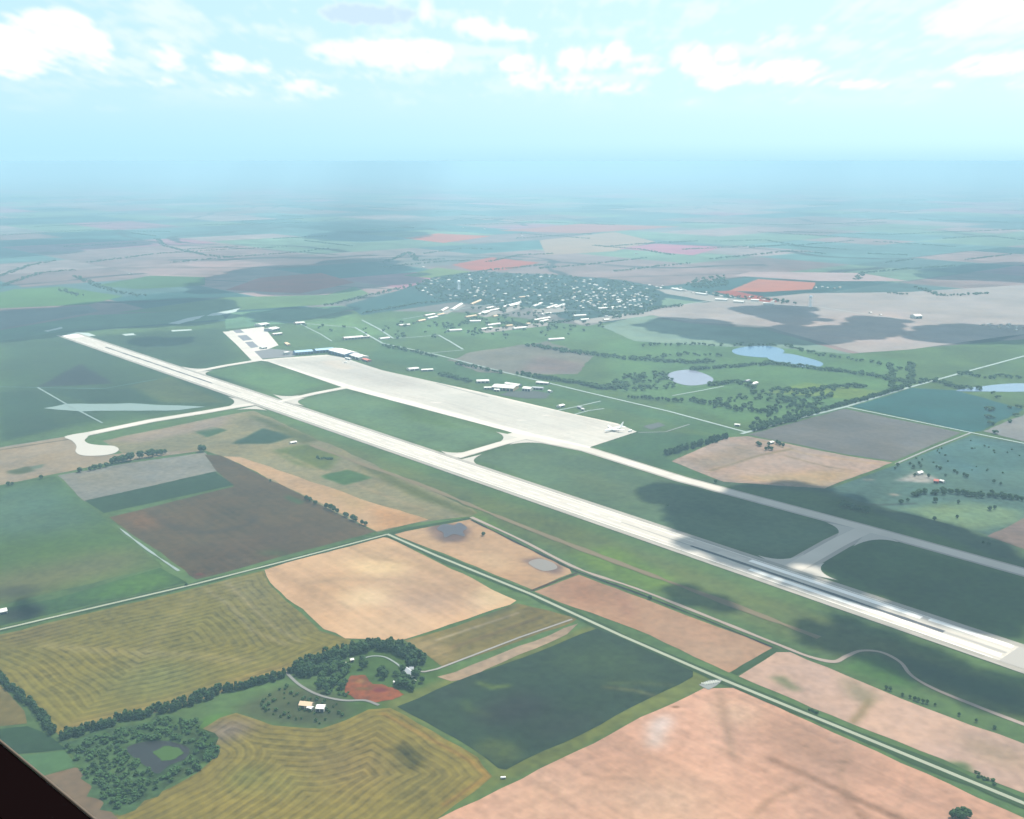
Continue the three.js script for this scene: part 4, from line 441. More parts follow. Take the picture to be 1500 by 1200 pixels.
// ------------------------------------------------------------------ fair-weather clouds above the frame whose shade lies on the land
const CLOUD = 2300;
{
  const puffGeo = [];
  for (let v = 0; v < 4; v++) {
    const g = mergeVertices(new THREE.IcosahedronGeometry(1, 3).deleteAttribute('normal').deleteAttribute('uv')), p = g.attributes.position;
    for (let i = 0; i < p.count; i++) { const x = p.getX(i), y = p.getY(i), z = p.getZ(i), k = 1 + 0.34 * fbm(x * 2 + v * 9 + z, y * 2 + z * 1.7 + v, 3); p.setXYZ(i, x * k, (y < 0 ? y * 0.35 : y * 0.8) * k, z * k); }
    puffGeo.push(g);
  }
  const white = std(0xf4f6fa, { roughness: 1 });
  const cloud = (label, pts, size, { fill = 1, seed = 1, base = CLOUD } = {}) => {
    const r = rng(seed * 31 + 7), [x0, z0, x1, z1] = bounds(pts), list = [], want = [];
    const gap = size * 0.8 / Math.sqrt(fill);
    for (let x = x0; x <= x1; x += gap) for (let z = z0; z <= z1; z += gap) {
      const px = x + (r() - 0.5) * gap, pz = z + (r() - 0.5) * gap;
      if (inside(pts, px, pz)) want.push([px, pz, Math.min(size, edgeDist(pts, px, pz) + size * 0.32) * (0.85 + 0.35 * r())]);
    }
    if (!want.length) want.push([(x0 + x1) / 2, (z0 + z1) / 2, size]);
    for (const [x, z, k] of want) {
      const g = puffGeo[Math.floor(r() * 4)].clone(); g.rotateY(r() * 6.28); g.scale(k, k * 0.55, k);
      const h = base + k * 0.1; g.translate(x + SUN.x / SUN.y * h, h, z + SUN.z / SUN.y * h); list.push(g);
    }
    const G = mergeGeometries(list); G.computeBoundingBox(); const c = G.boundingBox.getCenter(new THREE.Vector3()); G.translate(-c.x, -base, -c.z); G.computeVertexNormals();
    const m = mesh(numbered('cloud'), G, white); m.position.set(c.x, base, c.z); put(m); m.userData.kind = 'structure'; m.userData.label = label; return m;
  };
  cloud('broad cumulus cloud that shades the parallel taxiway', [[270.1,-2222.5], [314.1,-2272.7], [395,-2252.4], [459.5,-2193.4], [556.3,-2293.4], [664.4,-2293.4], [712.8,-2222.5], [783.4,-2101.2], [918.2,-1921.7], [922.1,-1740], [823.8,-1582], [812.6,-1471.1], [698.2,-1543.4], [636.2,-1642], [598.8,-1740], [552.5,-1788.1], [453.5,-1838.8], [404.5,-1910.5], [338.3,-1987.6], [336.7,-2114.6]], 70, { seed: 1 });
  cloud('ragged cumulus cloud that shades the runway', [[311.6,-1944.5], [380.4,-1921.7], [460.5,-1814.8], [546.4,-1724.5], [611.5,-1636.4], [654.1,-1569], [561.9,-1622.5], [479.2,-1694.1], [383.9,-1804.7], [319.9,-1870.4]], 34, { seed: 2, fill: 0.9 });
  cloud('small ragged cloud that shades the grass beside the runway', [[254,-1688.2], [304.9,-1700.1], [370.3,-1630.8], [359.1,-1592.6], [313.2,-1614.2], [266.1,-1636.4]], 30, { seed: 3 });
  cloud('long cumulus cloud that shades the grass below the runway', [[468.8,-1569], [521.7,-1582], [576.3,-1501.6], [661.2,-1404.6], [735,-1333.5], [698.9,-1259.8], [629.8,-1286.6], [572.8,-1353.1], [520.2,-1426.1], [459.7,-1459.6], [443.5,-1506.5]], 46, { seed: 4 });
  cloud('long cumulus cloud that shades the stubble plain', [[536.3,-4712.2], [745.2,-4881.9], [927.1,-4753.6], [919.1,-4553.6], [1205.5,-4631.6], [1476.7,-4631.6], [1678.1,-4971.3], [1807.7,-4795.6], [1566.9,-4369.2], [1229.2,-4182.3], [956,-4182.3], [782.4,-4282.3]], 130, { seed: 5 });
  cloud('small cumulus cloud that shades the plain below the water tower', [[1114.2,-5209.2], [1354.4,-5362.7], [1465.4,-5259.4], [1446.1,-4838.4], [1265.8,-4631.6], [1205,-4881.9]], 130, { seed: 6 });
  cloud('wide cumulus cloud that shades the eastern plain', [[1562.8,-4441.2], [1958.9,-4631.6], [2301.5,-4592.2], [2773.9,-4795.6], [2413,-4150], [2016.7,-4231.7], [1629.9,-4231.7]], 190, { seed: 7 });
  cloud('far cumulus cloud that shades the plain beyond the farms', [[2769.6,-7182.6], [3310.7,-7472.7], [4385.7,-7679.2], [3730.4,-6506.8], [2991,-6356.8], [2652.1,-6430.9]], 420, { seed: 8 });
  cloud('great cumulus cloud that shades the maroon field', [[-1784.5,-6009.8], [-1778.8,-6913.7], [-1555.9,-7574.5], [-1063.6,-7897.1], [-719.7,-7472.7], [-614.6,-6356.8], [-872,-6144.1], [-1063.6,-5881.1], [-1376.8,-5757.7]], 330, { seed: 9 });
  cloud('far cumulus cloud that shades the plain north of the town', [[-1971.1,-10294.5], [-1699.4,-11107], [-1072.5,-11217.5], [-864.4,-10585], [-1006,-9843.5], [-1620.7,-9758]], 260, { seed: 10, base: 2900 });
  cloud('long cumulus cloud that shades the fields beyond the runway', [[-2720,-4592.2], [-2486.3,-5111.4], [-2118.5,-5362.7], [-1769.1,-5581.7], [-1501.5,-5525.4], [-1340.2,-4795.6], [-1537,-4631.6], [-1852.7,-4515.5], [-2196.1,-4150], [-2624.4,-4231.7]], 200, { seed: 11 });
  cloud('cumulus cloud that shades the meadow behind the north ramp', [[-1258.6,-4971.3], [-1114.2,-5209.2], [-783.8,-5259.4], [-806.8,-4971.3], [-988.9,-4753.6], [-1153.2,-4795.6]], 120, { seed: 12 });
  cloud('small cloud that shades the grass by the runway end', [[-1547,-4231.7], [-1475.7,-4351.5], [-1334.3,-4334], [-1306.2,-4166.1], [-1410.7,-4071.2]], 80, { seed: 13 });
  cloud('far cumulus cloud that shades the western plain', [[-4826.4,-8371.4], [-4635.5,-9673.9], [-4030.4,-10019.2], [-3342.7,-9509.9], [-3480.8,-8630.2], [-3852,-8010.7]], 420, { seed: 14 });
  cloud('added puff of cloud that darkens the straw stubble', [[-144.8,-1189.8], [-122.7,-1180.4], [-105.8,-1149.8], [-123.2,-1140.9], [-137.4,-1158.8]], 15, { seed: 15, fill: 0.6 });  // invented puff, hung here only to cast the dark spot
  cloud('tiny puff of cloud that shades the green wedge', [[-817.6,-1636.4], [-791.2,-1659], [-755.8,-1587.3], [-770.6,-1561.2], [-802,-1587.3]], 22, { seed: 16, fill: 0.7 });
}

// ------------------------------------------------------------------ trees
const leafA = rgb(38, 57, 33), leafB = rgb(44, 65, 37), leafC = rgb(48, 71, 40), bark = 0x54483a;
function clumps(seed, n, shape, tone, size, detail = 0) {             // leaf clumps spread through a crown, each its own tone
  const r = rng(seed), list = [], base = new THREE.Color(tone);
  for (let i = 0; i < n; i++) {
    const g = new THREE.IcosahedronGeometry(1, detail).deleteAttribute('uv'), p = g.attributes.position, s = size * (0.6 + 0.8 * r()), o = shape(r);
    const j = rng(Math.floor(r() * 1e9)), key = new Map();
    for (let k = 0; k < p.count; k++) { const q = p.getX(k).toFixed(3) + p.getY(k).toFixed(3) + p.getZ(k).toFixed(3); if (!key.has(q)) key.set(q, 0.65 + 0.7 * j()); const f = key.get(q) * s; p.setXYZ(k, p.getX(k) * f + o[0], p.getY(k) * f * 0.8 + o[1], p.getZ(k) * f + o[2]); }
    const c = base.clone().multiplyScalar(0.75 + 0.5 * r()); c.r *= 0.92 + 0.2 * r(); const col = new Float32Array(p.count * 3); for (let k = 0; k < p.count; k++) col.set([c.r, c.g, c.b], k * 3);
    g.setAttribute('color', new THREE.BufferAttribute(col, 3)); g.computeVertexNormals(); list.push(g);
  }
  return mergeGeometries(list);
}
const ball = (w, lo, hi, pow = 1) => (r) => { const a = r() * 6.2832, v = r(), y = mix(lo, hi, v), k = w * Math.pow(Math.sin(Math.PI * Math.pow(v, pow) * 0.92 + 0.12), 0.7) * Math.sqrt(0.25 + 0.75 * r()); return [Math.cos(a) * k, y, Math.sin(a) * k]; };
const leafMat = std(0xffffff, { vertexColors: true, roughness: 1, side: THREE.DoubleSide }), barkMat = std(bark);
function trunkGeo(h, r0, seed) {
  const q = rng(seed), list = [new THREE.CylinderGeometry(r0 * 0.5, r0, h, 6).translate(0, h / 2, 0)];
  for (let i = 0; i < 4; i++) { const a = q() * 6.28, g = new THREE.CylinderGeometry(r0 * 0.16, r0 * 0.4, h * 0.55, 5).translate(0, h * 0.27, 0); g.rotateZ(0.7); g.rotateY(a); g.translate(0, h * (0.55 + 0.3 * q()), 0); list.push(g); }
  return mergeGeometries(list);
}
const KINDS = {
  cedar: [0, 1, 2, 3].map((v) => ({ crown: clumps(10 + v, 46, ball(0.27, 0.1, 0.93, 0.75), leafA, 0.115), trunk: trunkGeo(0.5, 0.03, v) })),
  broad: [0, 1, 2, 3].map((v) => ({ crown: clumps(30 + v, 54, ball(0.40, 0.28, 0.95), leafB, 0.13), trunk: trunkGeo(0.5, 0.035, v + 9) })),
  shrub: [0, 1, 2].map((v) => ({ crown: clumps(50 + v, 26, ball(0.5, 0.1, 0.85), leafC, 0.2), trunk: trunkGeo(0.4, 0.05, v + 19) })),
};
// the same crowns with their trunk in one mesh, for trees too far off to show one
function whole(k) { const t = k.trunk.toNonIndexed().deleteAttribute('uv'), n = t.attributes.position.count, c = new THREE.Color(bark), a = new Float32Array(n * 3); for (let i = 0; i < n; i++) a.set([c.r, c.g, c.b], i * 3); t.setAttribute('color', new THREE.BufferAttribute(a, 3)); const g = k.crown; return mergeGeometries([g, t]); }
const FAR = { cedar: KINDS.cedar.map(whole), broad: KINDS.broad.map(whole), shrub: KINDS.shrub.map(whole) };
const tr = rng(404);
const allTrees = [];
function tree(kind, name, label, category, group, x, z, h, parts = true) {
  for (const [a, b, q] of allTrees) if (Math.abs(a - x) < q && (a - x) ** 2 + (b - z) ** 2 < (q * 0.5 + h * 0.14) ** 2) return null;
  allTrees.push([x, z, h * 0.3]);
  const v = Math.floor(tr() * KINDS[kind].length), w = h * (0.85 + 0.4 * tr());
  let o;
  if (parts) { o = new THREE.Group(); mesh('trunk', KINDS[kind][v].trunk, barkMat, o); mesh('crown', KINDS[kind][v].crown, leafMat, o); }
  else o = new THREE.Mesh(FAR[kind][v], leafMat);
  o.name = numbered(name); o.position.set(x, Y.turf, z); o.scale.set(w, h, w); o.rotation.y = tr() * 6.28; put(o);
  return tag(o, label, category, group);
}
const strew = (pts, f) => pts.forEach(([x, z, h], i) => f(x, z, h, i));
function rowOf(pts, gap, width, f) {                                   // along a line, a few abreast
  for (let i = 0; i + 1 < pts.length; i++) {
    const [a, b] = pts[i], [c, d] = pts[i + 1], L = Math.hypot(c - a, d - b), n = Math.max(1, Math.round(L / gap)), nx = -(d - b) / L, nz = (c - a) / L;
    for (let k = 0; k < n; k++) { const t = (k + tr() * 0.7) / n, s = (tr() - 0.5) * width; f(mix(a, c, t) + nx * s, mix(b, d, t) + nz * s); }
  }
}
function within(pts, n, f) { const [x0, z0, x1, z1] = bounds(pts); for (let i = 0, t = 0; i < n && t < n * 30; t++) { const x = mix(x0, x1, tr()), z = mix(z0, z1, tr()); if (inside(pts, x, z)) { f(x, z); i++; } } }

// windbreaks of the near farm
const W1 = (x, z) => tree('cedar', 'windbreak_cedar', 'dark cedar in the long straight windbreak below the olive stubble field', 'tree', 'cedars of the straight windbreak', x, z, 8 + 4 * tr());
rowOf([[-570.7,-1205.8], [-528.5,-1235.7], [-454.1,-1279.3], [-394.7,-1329.6]], 1.75, 17, W1); rowOf([[-393.7,-1325.8], [-319.7,-1371.3]], 1.8, 13, W1);
const W2 = (x, z) => tree('cedar', 'cedar_tree', 'dark cedar in the curved windbreak around the farmstead', 'tree', 'cedars of the curved windbreak', x, z, 9 + 5 * tr());
rowOf([[-312.3,-1377.4], [-291.5,-1406.7], [-261.2,-1432.7], [-229.2,-1455], [-194.9,-1466.4], [-162.5,-1450.5], [-139.9,-1423.9], [-137.6,-1398.2]], 1.15, 27, W2); rowOf([[-299.1,-1369.2], [-264.7,-1394], [-247.7,-1411]], 4, 14, W2);
const W3 = (x, z) => tree('broad', 'yard_tree', 'dark leafy tree in the farmstead yard', 'tree', 'yard trees of the farmstead', x, z, 8 + 5 * tr());
within([[-280.4,-1383.6], [-246.7,-1404.6], [-233.7,-1383.6], [-243.4,-1353.1], [-267.3,-1353.1]], 26, W3); strew([[-245.6,-1349.2], [-236.2,-1337.4], [-232,-1347.2], [-248.2,-1341.3], [-264.5,-1337.4], [-255,-1325.8], [-264.3,-1347.2], [-215,-1411], [-215.7,-1394], [-210.9,-1402.4], [-218.2,-1419.6], [-187.2,-1377.4], [-180.9,-1365.2], [-178,-1373.3], [-185.3,-1385.7], [-154.6,-1353.1], [-147.8,-1341.3], [-141.3,-1333.5], [-136.7,-1345.2], [-159.5,-1363.2], [-164.4,-1373.3], [-155.8,-1383.6], [-152.2,-1367.2], [-145.5,-1357.1], [-155.3,-1341.3], [-137.2,-1329.6], [-126,-1353.1], [-133.8,-1377.4], [-135.8,-1367.2]], W3);
const W4 = (x, z) => tree('cedar', 'hedge_tree', 'tree in the thick hedge at the left end of the olive stubble field', 'tree', 'trees of the west field hedge', x, z, 6 + 4 * tr());
rowOf([[-833.2,-1471.1], [-740,-1383.6], [-669.8,-1314.4], [-618.2,-1259.8], [-581.7,-1215.6]], 1.8, 10, W4);
// hedgerow trees and lone trees
const H1 = (x, z, h) => tree('broad', 'hedgerow_tree', 'round hedgerow tree at the edge of the dark brown field', 'tree', 'hedgerow trees by the brown field', x, z, h);
strew([[-441.7,-2169.7,11], [-432.6,-2160.3,10], [-417.6,-2141.8,9], [-389.7,-2114.6,12], [-379.6,-2105.7,13], [-371.1,-2096.8,12], [-361.8,-2083.6,11], [-341.6,-2062,10], [-336.7,-2057.8,9], [-323.1,-2040.9,12], [-316.3,-2032.5,11], [-301,-2011.9,11], [-293.6,-2007.8,9], [-549.3,-2303.9,6]], H1);
const H2 = (x, z, h) => tree('broad', 'row_tree', 'tree in the row behind the pale fallow strip', 'tree', 'row of trees behind the fallow strip', x, z, h);
strew([[-1130.7,-2272.7,10], [-1123.9,-2277.9,8], [-1079.9,-2325.1,10], [-1012.4,-2379.7,12], [-992.8,-2391,11], [-985.9,-2402.3,13], [-977.3,-2413.7,12], [-967,-2425.2,11], [-960.4,-2442.7,17], [-956.5,-2454.5,18], [-950.4,-2460.4,17], [-942.7,-2466.4,18], [-937,-2478.3,16], [-928.7,-2478.3,22], [-913.3,-2496.5,20], [-908.7,-2502.7,18], [-894,-2508.8,19], [-887.6,-2515,20], [-879.9,-2527.4,14], [-869.8,-2527.4,15], [-863.6,-2540,12], [-780.7,-2559.1,18], [-773.8,-2559.1,17]], H2);
const H3 = (x, z, h) => tree('shrub', 'bush', 'dark bush in the thicket on the bright green patch', 'bush', 'thicket on the green patch', x, z, h); rowOf([[-480.1,-2496.5], [-437.3,-2490.5]], 3.2, 12, (x, z) => H3(x, z, 4 + 3 * tr()));
strew([[488.5,-1039.1,13], [494.8,-1041.6,15], [501.4,-1042.8,16], [504.9,-1040.3,14], [495.3,-1035.3,15]], (x, z, h) => tree('broad', 'field_tree', 'leafy tree clump standing alone in the broad peach field', 'tree', 'tree clump in the peach field', x, z, h * 0.75));
strew([[-55.8,-1948.4,8], [229.5,-1642,7], [516.4,-1333.5,6], [520.7,-1329.6,6], [532.1,-1314.4,5], [540.3,-1308.7,5], [544.7,-1303.1,6], [547.9,-1299.4,6], [553,-1295.7,6], [557.8,-1293.9,6], [587.6,-1261.5,5], [603.3,-1245.9,5], [619.7,-1228.9,5], [566.6,-1288.4,4]], (x, z, h) => tree('broad', 'fence_tree', 'small tree on the fence line beside the sandy track', 'tree', 'small trees on the fence line', x, z, h));
strew([[328.6,-2128.1,4], [-559.3,-1700.1,5]], (x, z, h) => tree('shrub', 'bush', 'low bush at a field corner', 'bush', 'low bushes at field corners', x, z, h));
rowOf([[394.6,-1277.5], [405.2,-1266.8]], 3, 4, (x, z) => tree('shrub', 'bush', 'low bush in the verge of the long farm road', 'bush', 'verge bushes of the long farm road', x, z, 3 + tr())); rowOf([[549.4,-1129.2], [566.5,-1103.7]], 4, 8, (x, z) => tree('shrub', 'bush', 'low bush in the verge of the long farm road', 'bush', 'verge bushes of the long farm road', x, z, 3 + tr()));
// the hollow: brush round the dark pond
let brushCount = 0;
const brush = (x, z) => tree('shrub', 'brush', 'green brush growing around the dark pond', 'bush', 'brush around the dark pond', x, z, 3.5 + 3.5 * tr());
const pool = [[-482.3,-1180.4], [-467.6,-1199.4], [-439.1,-1204.2], [-408.2,-1193], [-393.4,-1177.2], [-396.2,-1152.8], [-409.7,-1138], [-418.8,-1120.6], [-446.8,-1140.9]];
within([[-557.2,-1189.8], [-514.7,-1222.2], [-455.8,-1256.3], [-408.1,-1245.9], [-359.2,-1169.5], [-374.5,-1135], [-406.9,-1103.7], [-440.7,-1055.6], [-468.5,-1076.5], [-513.9,-1132.1]], 420, (x, z) => { if (!inside(pool, x, z) && brushCount < 296 && brush(x, z)) brushCount++; });
const yard = (x, z) => tree('shrub', 'yard_shrub', 'rough shrub around the old sheds', 'bush', 'shrubs around the old sheds', x, z, 2.5 + 3 * tr());
within([[-344.4,-1295.7], [-313,-1343.3], [-258.8,-1305], [-218.8,-1284.8], [-221.8,-1245.9], [-264.2,-1235.7], [-312.8,-1256.3]], 60, yard); within([[-288.3,-1363.2], [-238.7,-1353.1], [-218.1,-1310.6], [-251.8,-1318.2]], 20, yard);
// east of the airfield
const E1 = (x, z) => tree('cedar', 'windbreak_tree', 'dark tree in the short dense windbreak by the dry pasture', 'tree', 'short windbreak by the dry pasture', x, z, 12 + 4 * tr(), false);
rowOf([[380.7,-2527.4], [450.4,-2591.4], [569,-2700.4]], 4.2, 18, E1);
strew([[631.1,-2624.6,8], [633.4,-2611.2,9], [657.6,-2617.9,8], [681.9,-2631.3,10], [685.6,-2617.9,9], [691,-2604.6,9], [639.9,-2571.9,8], [648.3,-2578.4,9], [653.6,-2571.9,8], [460.5,-2293.4,6]], (x, z, h) => tree('broad', 'pasture_tree', 'small tree in the clump on the dry pasture', 'tree', 'tree clump on the dry pasture', x, z, h + 2, false));
const E2 = (x, z) => tree('broad', 'creek_tree', 'tree in the dark belt along the pasture creek', 'tree', 'trees of the pasture creek', x, z, 8 + 5 * tr(), false);
rowOf([[871.6,-2193.4], [911.6,-2212.8], [960.4,-2222.5], [1000.6,-2193.4], [1041.9,-2203], [1098.4,-2165], [1189.3,-2114.6]], 6, 22, E2); rowOf([[700.5,-2128.1], [719.3,-2101.2], [740.6,-2083.6]], 5, 16, E2); strew([[828.1,-2146.4], [847.7,-2160.3], [950.1,-2146.4], [904.4,-2155.6], [704.6,-2146.4]], E2);
const E3 = (x, z) => tree('broad', 'pasture_tree', 'scattered tree on the rough east pasture', 'tree', 'scattered trees on the east pasture', x, z, 6 + 4 * tr(), false);
strew([[953.3,-2436.8], [953,-2413.7], [976.8,-2442.7], [973,-2419.4], [1008.1,-2413.7], [1011.7,-2402.3], [1002.4,-2346.7], [1036.4,-2379.7], [1036,-2363.1], [1045,-2346.7], [1046.8,-2335.8], [1090.9,-2293.4], [1099.3,-2277.9], [997.1,-2101.2], [1011,-2110.1], [907.5,-2049.3], [856.6,-2036.7], [897,-1903.1], [902.6,-1892.1], [958.8,-2335.8], [931.4,-2346.7], [921.8,-2431], [905.2,-2402.3]], E3); within([[974.7,-2508.8], [1194.7,-2672.4], [1290.1,-2571.9], [1178.9,-2335.8], [1044.2,-2391]], 26, (x, z) => tree('shrub', 'bush', 'scattered bush on the rough east pasture', 'bush', 'scattered bushes on the east pasture', x, z, 3 + 2 * tr(), false));
// the park woods: the larger trees one by one
let parkCount = 0; const parkRest = [];
const P1 = (x, z) => { if (parkCount >= 295) { parkRest.push([x, z]); return; } if (tree('broad', 'park_tree', 'round tree in the park woods by the grey pond', 'tree', 'trees of the park woods', x, z, 9 + 6 * tr(), false)) parkCount++; };
rowOf([[646.2,-2773], [789,-2897.1], [891.8,-2988.7]], 6, 26, P1); within([[636.3,-2795.5], [769.8,-3058.8], [879.8,-3208.8], [898.5,-3041], [817.8,-2897.1], [663,-2765.6]], 90, P1); rowOf([[894.3,-2997.3], [1056.7,-3132.1], [1259.3,-3320.3]], 7, 14, P1);
rowOf([[538.7,-3132.1], [594.1,-3095], [661.2,-3023.4], [729.3,-2971.6]], 7, 30, P1); rowOf([[357.3,-3179.6], [437.6,-3151], [515.1,-3113.5]], 10, 16, P1); rowOf([[23.3,-3543.1], [114,-3462], [223.7,-3395.2], [283.9,-3309.9], [375.7,-3352]], 5, 26, P1);
within([[350.6,-3555], [542.9,-3591.2], [527.2,-3330.8], [387.2,-3258.6], [282.2,-3289.2]], 70, P1); rowOf([[640.9,-3352], [742.8,-3417.2], [786.1,-3309.9]], 8, 26, P1); rowOf([[846.5,-3289.2], [927.8,-3268.7], [1054.4,-3330.8], [1149.2,-3352]], 8, 34, P1); rowOf([[1353.7,-3716.8], [1211.2,-3289.2]], 12, 16, P1); rowOf([[1436.5,-3743], [1274.1,-3330.8]], 10, 24, P1);
rowOf([[619.7,-3628], [796.9,-3678.3], [933.1,-3743], [1072.5,-3628], [1192.1,-3555], [1301.5,-3406.2]], 7, 30, P1); rowOf([[64.8,-4134], [208.4,-3980.4], [451.1,-3823.6], [616,-3756.2], [731.8,-3782.9]], 6, 44, P1);
// beyond about three hundred trees of the park the rest of the woods and belts is one mass
function mass(name, label, spots, hs, tone) {
  const g = clumps(99, 9, ball(0.42, 0.15, 0.85), tone ?? leafB, 0.26), m = new THREE.InstancedMesh(g, leafMat, spots.length), M = new THREE.Matrix4(), q = new THREE.Quaternion(), up = new THREE.Vector3(0, 1, 0);
  spots.forEach(([x, z], i) => { const h = hs * (0.7 + 0.6 * tr()), w = h * (1 + 0.5 * tr()); M.compose(new THREE.Vector3(x, 0, z), q.setFromAxisAngle(up, tr() * 6.28), new THREE.Vector3(w, h, w)); m.setMatrixAt(i, M); });
  m.name = numbered(name); put(m); return tag(m, label, 'trees', null, 'stuff');
}
{
  const s = [...parkRest], add = (x, z) => s.push([x, z]);
  within([[556.3,-3113.5], [829.8,-3309.9], [1063.6,-3289.2], [876.8,-3005.9], [729.3,-2971.6], [614.4,-2988.7]], 90, add); rowOf([[874.6,-4118.1], [1053.5,-4134], [1155.6,-3922], [1341.5,-3716.8], [1392.5,-3591.2]], 22, 40, add); rowOf([[498.7,-4102.4], [677.8,-4150], [834.3,-4118.1]], 20, 30, add); rowOf([[477.8,-3837.4], [642,-3922], [790.5,-3893.4]], 18, 40, add);
  rowOf([[-244.7,-3543.1], [-135.1,-3417.2]], 7, 16, add); rowOf([[-190.9,-3729.9], [-23.3,-3543.1]], 18, 10, add); rowOf([[1297.6,-3395.2], [1408.8,-3439.4], [1427.9,-3330.8], [1497.7,-3289.2]], 9, 40, add); rowOf([[1519.4,-3555], [1592.5,-3507.9], [1709.3,-3462]], 12, 60, add); within([[-934.2,-4631.6], [-342.8,-4795.6], [-28.7,-4404.9], [-524.9,-4231.7]], 40, add); within([[-335.7,-4691.8], [345.8,-4838.4], [437.6,-4478], [-138.1,-4231.7]], 50, add); within([[1484.8,-3309.9], [1567.3,-3160.5], [1353.9,-2707.5], [1245.6,-2707.5]], 14, add); rowOf([[-716.3,-5017.2], [-486.2,-5362.7], [-138.6,-5639.2]], 20, 8, add); rowOf([[-509.4,-4102.4], [-392.1,-3995.2], [-278.6,-3865.2]], 16, 20, add); rowOf([[-46,-4712.2], [66.3,-4631.6]], 10, 20, add); rowOf([[183.9,-4712.2], [286.7,-4795.6]], 10, 20, add);
  mass('woodland', 'loose woods and tree belts of the park seen as one mass', s, 12);
}
{
  const s = [], add = (x, z) => s.push([x, z]);
  within([[-610.4,-6144.1], [-469.2,-6623.9], [-223.7,-6957.1], [218.4,-6786.5], [646,-6468.6], [836.8,-5944.8], [692.2,-5209.2], [467.5,-4795.6], [371.4,-5209.2], [137.6,-5310.6], [-173.6,-5362.7], [-397.2,-5581.7]], 900, add); within([[-202.6,-5209.2], [138.9,-5362.7], [613.1,-4971.3], [395,-4671.6], [-29.6,-4553.6], [-273.5,-4671.6]], 110, add); within([[990.9,-6144.1], [1144.9,-6584.4], [1345.8,-6745.1], [1274.3,-6213.4], [1086.2,-6009.8]], 120, add); rowOf([[1025.6,-5881.1], [1185.1,-5639.2], [1394.3,-5525.4], [1423.9,-5362.7]], 22, 90, add); rowOf([[564.7,-4971.3], [709.1,-5209.2], [860,-5310.6]], 12, 60, add);
  mass('town_trees', 'dense shade trees among the houses of the town seen as one mass', s, 13);
}
{
  const s = [], add = (x, z) => s.push([x, z]);
  for (const q of [[[-466.4,-6584.4], [-136.7,-7090.7], [239.9,-7472.7]], [[-172.5,-7679.2], [52.8,-8247.7], [332.5,-8371.4]], [[184.6,-7182.6], [527.8,-7472.7], [1001.5,-8010.7]], [[675.3,-7001.1], [988.1,-7324.8], [1264.1,-7574.5]], [[-911.6,-7679.2], [-816.4,-8498.9], [-699.3,-7786.6], [-506.5,-7897.1]], [[-888.3,-7276.8], [-542.1,-7679.2], [-299.7,-7786.6]], [[705.8,-9197.7], [1065.9,-8765.5], [1241.9,-8247.7]], [[781.4,-9049.1], [1276.3,-9509.9], [1607,-9673.9]], [[1854.2,-9673.9], [2326.3,-9843.5], [2488.9,-9049.1], [2749,-8765.5]], [[1402.5,-8765.5], [1910.1,-9049.1], [2352.6,-9197.7], [2621,-8905.1]], [[1468.8,-7897.1], [1849.7,-8247.7], [2265.3,-8630.2], [2466.8,-8371.4]], [[2788.6,-8371.4], [3065.2,-8247.7]], [[3275.7,-9673.9], [3762.3,-9049.1]], [[2116.7,-6506.8], [2290.2,-6913.7], [2677.2,-7182.6], [3078.3,-7373.5]], [[-3326.7,-10019.2], [-2999.6,-9197.7], [-2737.7,-8765.5], [-2378.2,-8247.7], [-2105.8,-8010.7]], [[-3034.7,-7626.5], [-2788.6,-8371.4], [-2356.2,-8765.5], [-1910.1,-9049.1]], [[-2447.4,-7626.5], [-2083.8,-8127.5], [-1687.2,-8498.9], [-1538.4,-8905.1]], [[-2761.9,-6704.2], [-2444.4,-6213.4], [-2203.1,-5881.1], [-1989,-5697.9]], [[-2972.8,-6144.1], [-3068.5,-6913.7], [-2917.3,-7090.7]], [[-2560.4,-6009.8], [-2443.6,-5818.8], [-2327.9,-5697.9]], [[2338.6,-6144.1], [2320.5,-5697.9], [2631.5,-5818.8]], [[2067.6,-5818.8], [2158.2,-5757.7]], [[-928.8,-5310.6], [-802.2,-5639.2], [-594.6,-6144.1]], [[-3236.6,-6704.2], [-3362.4,-7373.5], [-3346.9,-7786.6]], [[-697.1,-8371.4], [-398.8,-8905.1], [-168.3,-8765.5]], [[-5018.2,-10486.4], [-4504.6,-11217.5], [-3506.3,-10998.6]], [[-3491.4,-12186.4], [-2431.1,-12735.4]], [[-543.1,-12186.4], [405.2,-12735.4], [1163.8,-12186.4]], [[2025.9,-12735.4], [3103.5,-12186.4], [4456.9,-12735.4]], [[2805.1,-10998.6], [3714.1,-10585], [5469.9,-11445.2]], [[-2239.1,-10019.2], [-1790.1,-10389.6]], [[4030.4,-10019.2], [4641.1,-10389.6], [4715.4,-9843.5]]]) rowOf(q, 12, 46, add);
  const r = rng(88); for (let k = 0; k < 130; k++) { const x0 = (r() - 0.5) * 26000, z0 = -6500 - 16000 * r(), a = r() < 0.5 ? 0.865 : 0.865 + 1.571, L = 300 + 900 * r(); rowOf([[x0, z0], [x0 + Math.cos(a) * L, z0 + Math.sin(a) * L]], 14, 22, add); }
  mass('tree_belt', 'distant tree belts and creek woods across the plain', s, 10);
}

